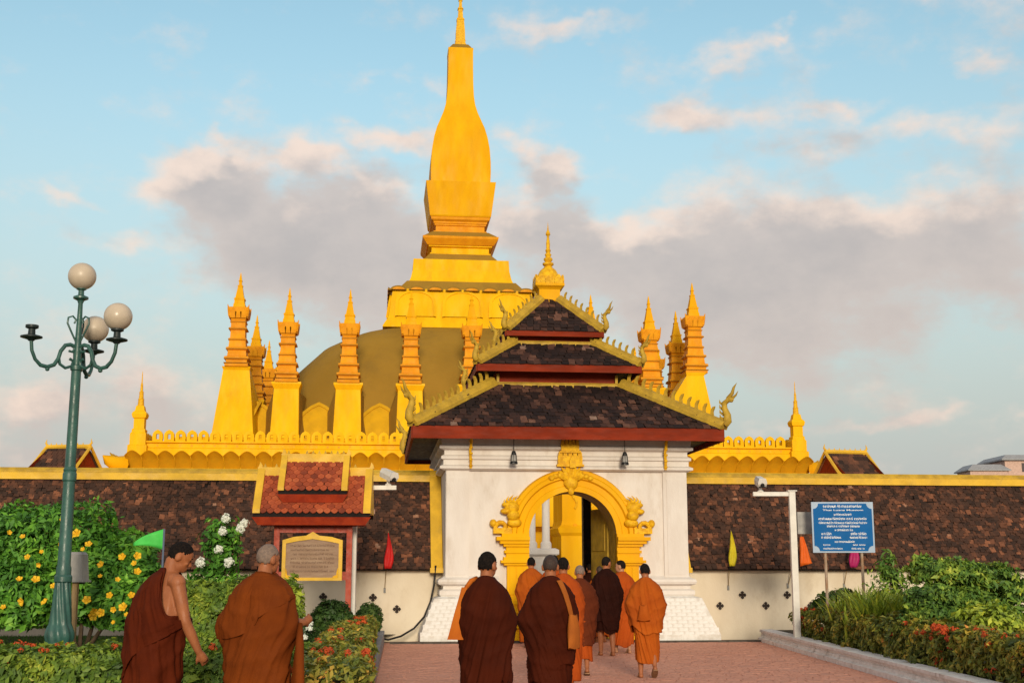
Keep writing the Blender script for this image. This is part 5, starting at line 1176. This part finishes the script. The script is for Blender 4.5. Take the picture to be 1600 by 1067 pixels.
# ------------------------------------------------------------------ people
def lerp_tab(tab, z):
    if z <= tab[0][0]: return tab[0][1]
    for (a, va), (b, vb) in zip(tab[:-1], tab[1:]):
        if z <= b:
            t = (z - a) / (b - a); t = t * t * (3 - 2 * t) * .5 + t * .5
            return va + (vb - va) * t
    return tab[-1][1]
WX = [(.08, .185), (.3, .19), (.55, .205), (.80, .225), (.95, .235), (1.08, .258), (1.2, .246), (1.30, .222), (1.37, .192), (1.42, .150), (1.455, .108), (1.475, .084), (1.50, .070)]
WY = [(.08, .165), (.3, .165), (.55, .165), (.80, .165), (.95, .165), (1.08, .165), (1.2, .165), (1.30, .155), (1.38, .135), (1.42, .118), (1.455, .098), (1.475, .085), (1.50, .075)]
class Robe:
    def __init__(s, k, lean=0., sx=1., sy=1., bumpR=0., bumpL=0., seed=0, fold=.020, hemx=0., hemy=0., shear=1.2):
        s.k, s.lean, s.sx, s.sy, s.bR, s.bL, s.seed, s.fold, s.hx, s.hy, s.shear = k, lean, sx, sy, bumpR, bumpL, seed, fold, hemx, hemy, shear
    def centre(s, z):
        return (s.hx * max(0, .9 - z) / .9, .0 + s.lean * max(0, z - .85) ** 1.25 * 1.1 - s.hy * max(0, .9 - z) / .9)
    def pt(s, th, z, off=0., folds=True):
        c, sn = math.cos(th), math.sin(th); e = 2.35
        wx = lerp_tab(WX, z) * s.sx; wy = lerp_tab(WY, z) * s.sy
        b = math.exp(-((z - 1.06) / .14) ** 2)
        wx += b * (s.bR if c > 0 else s.bL) * abs(c) ** 2
        r = 1 / ((abs(c) / wx) ** e + (abs(sn) / wy) ** e) ** (1 / e)
        if folds:
            u = th + s.shear * (z - .9)
            n1 = 1 - 2 * abs(noise.noise(Vector((math.cos(u) * 2.6 + s.seed, math.sin(u) * 2.6, z * .9 + s.seed))))
            n2 = 1 - 2 * abs(noise.noise(Vector((math.cos(u) * 6.5 + s.seed * 2, math.sin(u) * 6.5, z * 1.6))))
            dr = z * 34 + 5.5 * math.cos(th + math.pi / 2) + 3 * noise.noise(Vector((c * 1.5, sn * 1.5, z * 3 + s.seed)))
            sw = math.sin(dr) * .5 + .5
            A = s.fold * 1.75 * (1.25 - .55 * min(1, z / 1.3)) * (1 if z < 1.36 else max(.25, 1 - (z - 1.36) * 8))
            r += A * (n1 * .75 + n2 * .4) + (.010 * sw ** 3 if .6 < z < 1.32 else 0)
        r += off
        cx, cy = s.centre(z)
        return Vector(((cx + r * c) * s.k, (cy + r * sn) * s.k, z * s.k))
    def mesh(s, name, mat, parent, top, bot, n=110, m=64, off=0., flare=None):
        mb = MB(); rr = []
        for i in range(m + 1):
            ring = []
            for j in range(n):
                th = 2 * math.pi * j / n; zt, zb = top(th), bot(th); z = zb + (zt - zb) * (i / m)
                p = s.pt(th, z, off)
                if flare and i < m * .5:
                    f = flare(th, z); p.x += f[0]; p.y += f[1]
                ring.append(tuple(p))
            rr.append(ring)
        mb.rings(rr, False, False); o = mb.build(name, mat, parent, smooth=True, recalc=False)
        md = o.modifiers.new('cloth', 'SOLIDIFY'); md.thickness = .010; md.offset = -1
        return o
def hand_mb(mb, wrist, dirv, nrm, k, curl=.5):
    d = Vector(dirv).normalized(); nrm = Vector(nrm); nrm = (nrm - d * nrm.dot(d)).normalized(); sd = d.cross(nrm); w_ = Vector(wrist)
    mb.tube([w_, w_ + d * .03 * k, w_ + d * .065 * k, w_ + d * .088 * k], [.026 * k, .034 * k, .036 * k, .028 * k], 10)
    for i, L in enumerate((.066, .075, .070, .056)):
        b = w_ + d * .075 * k + sd * (i - 1.5) * .0185 * k; a = curl
        p = [b, b + (d * math.cos(a * .6) + nrm * math.sin(a * .6)) * L * .5 * k]; p.append(p[1] + (d * math.cos(a * 1.7) + nrm * math.sin(a * 1.7)) * L * .32 * k); p.append(p[2] + (d * math.cos(a * 2.6) + nrm * math.sin(a * 2.6)) * L * .26 * k)
        mb.tube(p, [.0098 * k, .0092 * k, .0082 * k, .006 * k], 7)
    b = w_ + d * .022 * k - sd * .026 * k; mb.tube([b, b + (d * .7 - sd * .6 + nrm * .25) * .035 * k, b + (d * 1.0 - sd * .5 + nrm * .6) * .062 * k], [.013 * k, .0115 * k, .008 * k], 7)
BODIES = []
def person(x, y, H, head_deg, label, robe_mat, hair, hy=0., hp=0., hair_w=1.0, lean=0., feet=((.0, 0), (.0, 0)), arm=None, seed=1, fine=False, skin='skin', z0=0., legs_dx=0.):
    k = H / 1.70
    o = empty('person', (x, y, z0), R(head_deg), label, 'person')
    rb = Robe(k, lean=lean, seed=seed)
    c = rb.centre(1.45); nx, ny = c[0] * k, c[1] * k
    mb = MB()
    # torso
    mb.rings([[tuple(Vector((.92 * (p.x), .92 * p.y, p.z))) for p in (rb.pt(2 * math.pi * j / 16, z, -.035, False) for j in range(16))] for z in (.75, .9, 1.05, 1.2, 1.32, 1.38, 1.42, 1.45)])
    mb.tube([(nx, ny - .015 * k, 1.36 * k), (nx, ny + .0 * k, 1.46 * k), (nx, ny + .02 * k, 1.555 * k)], [.085 * k, .058 * k, .054 * k], 14)
    # head on the neck
    Hm = Matrix.Translation((nx, ny + .015 * k, 1.50 * k)) @ Euler((R(-hp), 0, 0)).to_matrix().to_4x4() @ Matrix.Rotation(R(hy), 4, 'Z') if False else Matrix.Translation((nx, ny + .015 * k, 1.50 * k)) @ Matrix.Rotation(R(hy), 4, 'Z') @ Matrix.Rotation(R(-hp), 4, 'X') @ Matrix.Scale(k, 4)
    mb.blob((0, .012, .105), (.074, .095, .098), 24, 16, Hm)
    mb.blob((0, .045, .045), (.056, .062, .066), 18, 12, Hm); mb.blob((0, .085, .01), (.028, .022, .02), 12, 8, Hm)
    mb.tube([(0, .098, .10), (0, .116, .07), (0, .118, .056)], [.008, .013, .014], 8, Hm)
    mb.blob((0, .103, .028), (.024, .010, .008), 10, 6, Hm); mb.blob((0, .10, .018), (.02, .010, .007), 10, 6, Hm)
    for s in (-1, 1):
        mb.blob((s * .077, .0, .078), (.013, .026, .036), 12, 8, Hm); mb.blob((s * .03, .09, .112), (.02, .014, .008), 8, 6, Hm); mb.blob((s * .04, .08, .065), (.02, .018, .016), 8, 6, Hm)
    # legs and feet
    for s, (fyo, lift) in zip((-1, 1), feet):
        hipx = s * .085; ax = s * (.095) + legs_dx
        hip = Vector((hipx, 0, .86)); an = Vector((ax, fyo, .085 + lift)); kn = hip.lerp(an, .5) + Vector((0, .05 + .06 * (lift > 0), 0))
        mb.tube([tuple(v * k) for v in (hip, hip.lerp(kn, .5), kn, kn.lerp(an, .35), kn.lerp(an, .75), an)], [.10 * k, .085 * k, .058 * k, .058 * k, .042 * k, .035 * k], 12)
        tilt = -min(.9, lift * 5); ct, st_ = math.cos(tilt), math.sin(tilt)
        def ft(yy, zz): return tuple(Vector((an.x, an.y + yy * ct - zz * st_, an.z + yy * st_ + zz * ct)) * k)
        mb.tube([ft(-.055, -.045), ft(-.02, -.04), ft(.05, -.045), ft(.12, -.06), ft(.165, -.068)], [.026 * k, .038 * k, .036 * k, .036 * k, .018 * k], 10)
        for t in range(5):
            q0 = Vector(ft(.15, -.07)); xx = (t - 2) * .015 * k * 1.1
            mb.tube([q0 + Vector((xx, -.02, 0)), q0 + Vector((xx * 1.15, (.034 - .006 * abs(t - 1 if s < 0 else t - 3)) * k, -.004 * k))], [.012 * k, .009 * k], 6)
        sd = MB(); sd.rings([[ft(yy, -.088 + dz) for yy in ()] for dz in ()]) if False else None
        fo2 = [(-.035, -.075), (-.042, .0), (-.046, .10), (-.034, .17), (0, .195), (.034, .17), (.046, .10), (.042, .0), (.035, -.075)]
        def fp_(xx, yy, zz): v = Vector(ft(yy, zz)); v.x += xx * k; return tuple(v)
        sd = MB(); sd.rings([[fp_(a, b, -.098) for a, b in fo2], [fp_(a, b, -.080) for a, b in fo2]])
        sd.tube([fp_(-.045, .09, -.08), fp_(-.02, .075, -.005), fp_(.02, .075, -.005), fp_(.045, .09, -.08)], .008 * k, 6)
        sd.build('sandal', M['sandal'], o)
    if arm:
        pts = [Vector(p) * k for p in arm]
        mb.blob(tuple(pts[0]), (.062 * k, .06 * k, .065 * k), 12, 8)
        mb.tube([pts[0] + Vector((-.06, 0, .02)) * k, pts[0], pts[0].lerp(pts[1], .5), pts[1], pts[1].lerp(pts[2], .4), pts[2]], [.06 * k, .056 * k, .050 * k, .042 * k, .042 * k, .028 * k], 12)
        hand_mb(mb, pts[2], pts[3] - pts[2], Vector((-1, .3, 0)), k, .55)
    vox = .0085 if fine else .013
    me = mb.mesh('body', M[skin], True); tmp = bpy.data.objects.new('body', me); COL.objects.link(tmp); tmp.parent = o
    rm = tmp.modifiers.new('r', 'REMESH'); rm.mode = 'VOXEL'; rm.voxel_size = vox; rm.use_smooth_shade = True
    sm = tmp.modifiers.new('s', 'SMOOTH'); sm.factor = .5; sm.iterations = 3
    BODIES.append(tmp)
    # hair cap
    if hair:
        hb = MB(); hb.blob((0, .008, .106), (.0775 * hair_w, .098 * hair_w, .1015 * hair_w), 40, 28)
        keep = []
        for f in hb.f:
            cc = sum((Vector(hb.v[i]) for i in f), Vector()) / len(f) - Vector((0, .008, .106))
            lim = -.055 + .115 * max(0, min(1, (cc.y + .03) / .10)) ; 
            if abs(cc.x) > .06 and cc.y > -.02: lim = max(lim, .015)
            if cc.z > lim + .014 * noise.noise(Vector(cc) * 90): keep.append(f)
        hb.f = keep; hb.v = [tuple(Vector(v) + (Vector(v) - Vector((0, .008, .106))) * (.035 * noise.noise(Vector(v) * 45 + Vector((seed, 0, 0))) + .0)) for v in hb.v]
        ho = MB(); ho.add(hb.v, hb.f, Hm); h_ = ho.build('hair', M[hair], o, smooth=True, recalc=False); md = h_.modifiers.new('t', 'SOLIDIFY'); md.thickness = .006 * k; md.offset = -1
    eb = MB()
    for s in (-1, 1): eb.blob((s * .03, .0985, .098), (.012, .006, .006), 8, 6, Hm); eb.tube([(s * .016, .104, .118), (s * .032, .104, .122), (s * .048, .092, .116)], [.003, .004, .002], 5, Hm)
    eb.build('eyes_and_brows', M['hair'], o)
    return o, k
def robed(o, k, mat, seed, zb=.14, lean=0., top=None, hem=None, fold=.020, bR=0., bL=0., sx=1., sy=1., hemx=0., hemy=0., shear=1.2, name='robe', off=0., flare=None, n=110, m=64):
    r = Robe(k, lean, sx, sy, bR, bL, seed, fold, hemx, hemy, shear)
    top = top or (lambda th: 1.49 - .012 * math.cos(2 * th))
    hem = hem or (lambda th: zb + .03 * math.sin(2 * th + seed) + .015 * math.sin(5 * th))
    r.mesh(name, mat, o, top, hem, n, m, off, flare); return r
def bag(r, side, mat, label, x, y, heading, th_top, th_bag, zt, zb, w, group=None):
    """shoulder bag: flat strap over the shoulder and a soft pouch at the hip"""
    o = empty('shoulder_bag', (x, y, 0), R(heading), label, 'bag', group); k = r.k
    pts = []
    for i in range(13):
        t = i / 12; th = th_top + (th_bag - th_top) * t; z = 1.455 + (zt - 1.455) * t
        pts.append(r.pt(th, z, .030 + .01 * t, False))
    mb = MB(); rr = []
    for i, p in enumerate(pts):
        q0, q1 = pts[max(0, i - 1)], pts[min(12, i + 1)]; d = (q1 - q0).normalized(); out = Vector((p.x, p.y, 0)).normalized(); sd = d.cross(out).normalized(); hw = .030 * k
        rr.append([tuple(p + sd * hw), tuple(p - sd * hw), tuple(p - sd * hw + out * .008), tuple(p + sd * hw + out * .008)])
    mb.rings(rr); mb.build('strap', mat, o, smooth=40)
    p = r.pt(th_bag, zt, .05, False); out = Vector((p.x, p.y, 0)).normalized(); sd = Vector((-out.y, out.x, 0)); rr = []
    for i in range(9):
        t = i / 8; hw = w * (.55 + .45 * t) * .5; dp = .018 + .035 * math.sin(math.pi * min(1, t * .9 + .1)); c_ = Vector((p.x, p.y, 0)) + out * (.015 + .01 * t); z = (zt + (zb - zt) * t) * k
        rr.append([tuple(c_ + sd * (hw * math.cos(a)) + out * (dp * math.sin(a) + .004 * math.sin(a * 5 + t * 4)) + Vector((0, 0, z + .008 * math.sin(a * 3)))) for a in [2 * math.pi * j / 18 for j in range(18)]])
    MB().rings(rr).build('pouch', mat, o, smooth=60)
    return o
def PX(px, Y): return (px - 800) / 1982. * Y
SOFT = lambda zb, a=.03, s=0.: (lambda th: zb + a * math.sin(th * 2 + s) + .4 * a * math.sin(5 * th + s))

# 1 bare right arm, looking down, at far left
x, y = PX(247, 10.2), 10.2
o, k = person(x, y, 1.78, -38, 'person in rust robe with bare right arm, looking down', 'rust', 'hair', hy=-34, hp=30, lean=.20, arm=[(.185, .05, 1.375), (.262, .075, 1.09), (.295, .19, .86), (.30, .26, .775)], seed=3, fine=True, feet=((.18, 0), (-.2, .03)))
def bare(th):
    t = max(0, min(1, (math.cos(th - .30) - .05) / .75)); t = t * t * (3 - 2 * t)
    return 1.48 - .34 * t - .01 * math.cos(2 * th)
robed(o, k, M['rust'], 3, .12, .20, top=bare, fold=.020, bL=.03, sx=.90, hemx=-.03, shear=.9)
robed(o, k, M['rust'], 13, .66, .20, top=lambda th: bare(th) - .03, hem=lambda th: .84 + .20 * math.cos(th - .2) + .03 * math.sin(3 * th), fold=.020, bL=.045, sx=.92, name='robe_fold', off=.010, shear=2.2)
# 2 shaved head, brown robe held up at the right
x, y = PX(408, 10.1), 10.1
o, k = person(x, y, 1.74, -16, 'person with shaved grey head in brown robe, seen from behind left of the paving', 'brown', 'stubble', hy=-22, hp=8, lean=.10, seed=5, fine=True, feet=((.12, 0), (-.15, .02)), arm=[(.13, .02, 1.30), (.22, .08, 1.10), (.275, .22, 1.10), (.285, .30, 1.13)])
robed(o, k, M['brown'], 5, .12, .10, fold=.024, bL=.055, bR=.04, sx=1.0, sy=1.0, shear=-1.6, top=lambda th: 1.485 - .01 * math.cos(2 * th), flare=lambda th, z: (.06 * max(0, math.cos(th)) * (1 - z), 0))
robed(o, k, M['brown'], 15, .9, .10, fold=.022, bL=.07, sx=1.0, sy=1.01, off=.012, name='robe_sleeve', top=lambda th: 1.455, hem=lambda th: 1.15 - .17 * max(0, math.cos(th - 3.5)) ** .5 + .15 * max(0, math.cos(th - .4)), shear=.5)
mb = MB()
for i in range(5):
    rx_ = .27 + i * .014; mb.tube([((rx_) * k, (.12 - i * .02) * k, 1.10 * k), ((rx_ + .03) * k, (.10 - i * .03) * k, .95 * k), ((rx_ + .02 + .01 * i) * k, (.06 - i * .03) * k, .6 * k), ((rx_ + .0 + .02 * i) * k, (.02 - i * .03) * k, .2 * k)], [.02 * k, .034 * k, .04 * k, .035 * k], 8)
mb.build('gathered_cloth', M['brown'], o, smooth=True)
# 3 tall dark maroon robe, centre left
x, y = PX(760, 11.0), 11.0
o, k = person(x, y, 1.69, -6, 'person in long dark maroon robe with an orange cloth bag at the left side', 'maroon', 'hair', hy=-24, hp=2, seed=8, fine=True, feet=((.16, 0), (-.18, .03)), hair_w=1.0)
r = robed(o, k, M['maroon'], 8, .13, .0, fold=.024, bL=.0, bR=.02, sx=.86, shear=-1.3, flare=lambda th, z: (.10 * max(0, math.cos(th)) * max(0, .85 - z), 0))
mb = MB(); rr = []
for i in range(10):
    t = i / 9; z = (.62 - .20 * t) * k; rr.append([((.16 + .20 * t + .015 * math.sin(a * 3)) * k + .05 * t * math.cos(a), (-.08 + .09 * math.sin(a)) * k * (1 - .3 * t), z + .02 * math.cos(a)) for a in [2 * math.pi * j / 14 for j in range(14)]])
mb.rings(rr); mb.build('trailing_hem', M['maroon'], o, smooth=True)
bg_ = empty('shoulder_bag', (x, y, 0), R(-6), 'orange cloth bag hanging at the left of the long dark maroon robe', 'bag')
rr = []
for i in range(10):
    t = i / 9; xa = (-.21 - .115 * t) * k; xb = (-.16 - .005 * t) * k; z = (1.40 - .44 * t) * k; yy = (-.02 - .05 * t) * k
    rr.append([(xa, yy - .03 + .008 * math.sin(t * 9), z), (xa * .6 + xb * .4, yy - .05 + .008 * math.sin(t * 7 + 1), z), (xb, yy - .04, z), (xb, yy + .02, z), (xa, yy + .012, z)])
MB().rings(rr).build('pouch', M['bag'], bg_, smooth=50)
MB().tube([(-.18 * k, -.03 * k, 1.38 * k), (-.13 * k, -.02 * k, 1.455 * k), (-.09 * k, .04 * k, 1.475 * k)], .022 * k, 8).build('strap', M['bag'], bg_, smooth=True)
# 4 dark maroon robe with a tan bag, middle
x, y = PX(860, 12.6), 12.6
o, k = person(x, y, 1.68, 4, 'person in dark maroon robe with a tan bag hanging on the right back', 'maroon', 'stubble_dark', hy=-10, hp=4, seed=11, fine=True, feet=((-.2, .05), (.15, 0)))
robed(o, k, M['maroon'], 12, .24, fold=.02, sx=.86, name='under_robe', top=lambda th: .95)
r = robed(o, k, M['maroon'], 11, .52, fold=.022, bL=.075, bR=.01, sx=.94, sy=.98, hem=lambda th: .56 + .12 * math.cos(th) + .03 * math.sin(4 * th), shear=1.6)
bag(r, 1, M['bag_brown'], 'tan cloth bag on the back of the largest dark maroon robe', x, y, 4, -1.0, -.72, 1.12, .80, .20)
# 5 black hair behind the fourth
o, k = person(PX(880, 16.5), 16.5, 1.69, 0, 'person with black hair half hidden behind the tan bag', 'brown', 'hair', seed=14, hy=-8)
robed(o, k, M['orange_red'], 14, .14, top=None)
# 6 old shaved head in russet robe
x, y = PX(906, 18.98), 18.98
o, k = person(x, y, 1.60, -2, 'person with pale shaved head in short russet robe, walking right of the tan bag', 'russet', 'stubble', hy=0, hp=12, lean=.12, seed=17, skin='skin', feet=((.12, .0), (-.14, .04)))
robed(o, k, M['orange_red'], 18, .26, .12, fold=.018, sx=.84, name='under_robe', top=lambda th: .95)
robed(o, k, M['russet'], 17, .50, .12, fold=.022, bR=.02, bL=.02, sx=.98, hem=SOFT(.50, .06, 1.0), shear=1.4)
# 7 small dark figure inside the passage
o, k = person(PX(922, 29.6), 29.6, 1.66, 0, 'person in dark robe standing deep inside the gateway passage', 'maroon_dark', 'hair', seed=21)
robed(o, k, M['maroon_dark'], 21, .14)
o, k = person(PX(937, 27.2), 27.2, 1.60, 5, 'person in orange robe at the passage mouth, left of the paired robes', 'orange', 'stubble_dark', seed=23)
robed(o, k, M['orange'], 23, .14)
# 8 nearly black robe, short hem
x, y = PX(947, 23.0), 23.0
o, k = person(x, y, 1.76, 6, 'person in nearly black maroon robe ending at the shins, head turned right', 'maroon_dark', 'hair', hy=-42, hp=2, seed=25, feet=((.08, 0), (-.05, 0)))
robed(o, k, M['maroon_dark'], 26, .42, fold=.018, sx=.8, name='under_robe', top=lambda th: .95)
robed(o, k, M['maroon_dark'], 25, .52, fold=.024, bL=.02, bR=.04, sx=.98, hem=SOFT(.50, .08, .3), shear=1.0)
# 9 orange red robe beside it, face turned left
x, y = PX(971, 23.8), 23.8
o, k = person(x, y, 1.70, 12, 'person in orange red robe with pale face turned left, right of the near black robe', 'orange_red', 'hair', hy=50, hp=0, seed=27, skin='skin_pale', feet=((.1, 0), (-.12, 0)))
robed(o, k, M['orange_red'], 27, .16, fold=.022, bR=.03, sx=.98, shear=-1.0)
# 10 orange robe stepping, right
x, y = PX(1008, 18.5), 18.5
o, k = person(x, y, 1.62, 2, 'person in bright orange robe stepping with one heel lifted, rightmost on the paving', 'orange', 'hair', hy=0, hp=6, seed=29, feet=((-.02, .0), (-.16, .10)), legs_dx=.0)
robed(o, k, M['orange'], 30, .30, fold=.022, sx=.74, sy=.85, name='under_robe', top=lambda th: .95, hemx=.02, hem=lambda th: .27 + .05 * math.sin(th))
r = robed(o, k, M['orange'], 29, .70, fold=.022, bL=.045, bR=.03, sx=1.0, hem=lambda th: .70 + .06 * math.sin(th * 2 + 1) + .03 * math.sin(4 * th), shear=1.1)
bag(r, -1, M['orange'], 'orange cloth bag on the left back of the bright orange robe', x, y, 2, -2.05, -1.85, 1.08, .86, .19)
# 11 orange robe beside the left column
x, y = PX(830, 25.3), 25.3
o, k = person(x, y, 1.77, 0, 'person in orange brown robe standing just inside the arch beside the left gold column', 'orange', 'hair', seed=33, feet=((0, 0), (0, 0)))
robed(o, k, M['orange'], 33, .12, fold=.02, bL=.03, sx=1.02)
# 12 tall black hair far behind the fourth
o, k = person(PX(866, 24.6), 24.6, 1.80, 0, 'person with black hair farthest behind the largest maroon robe, only the head top showing', 'orange_red', 'hair', seed=35)
robed(o, k, M['orange_red'], 35, .14)

# bodies become single closed meshes
dg = bpy.context.evaluated_depsgraph_get()
for t in BODIES:
    me = bpy.data.meshes.new_from_object(t.evaluated_get(dg)); old = t.data; t.modifiers.clear(); t.data = me
    me.polygons.foreach_set('use_smooth', [True] * len(me.polygons)); bpy.data.meshes.remove(old)
for me in list(bpy.data.meshes):
    if me.users == 0: bpy.data.meshes.remove(me)
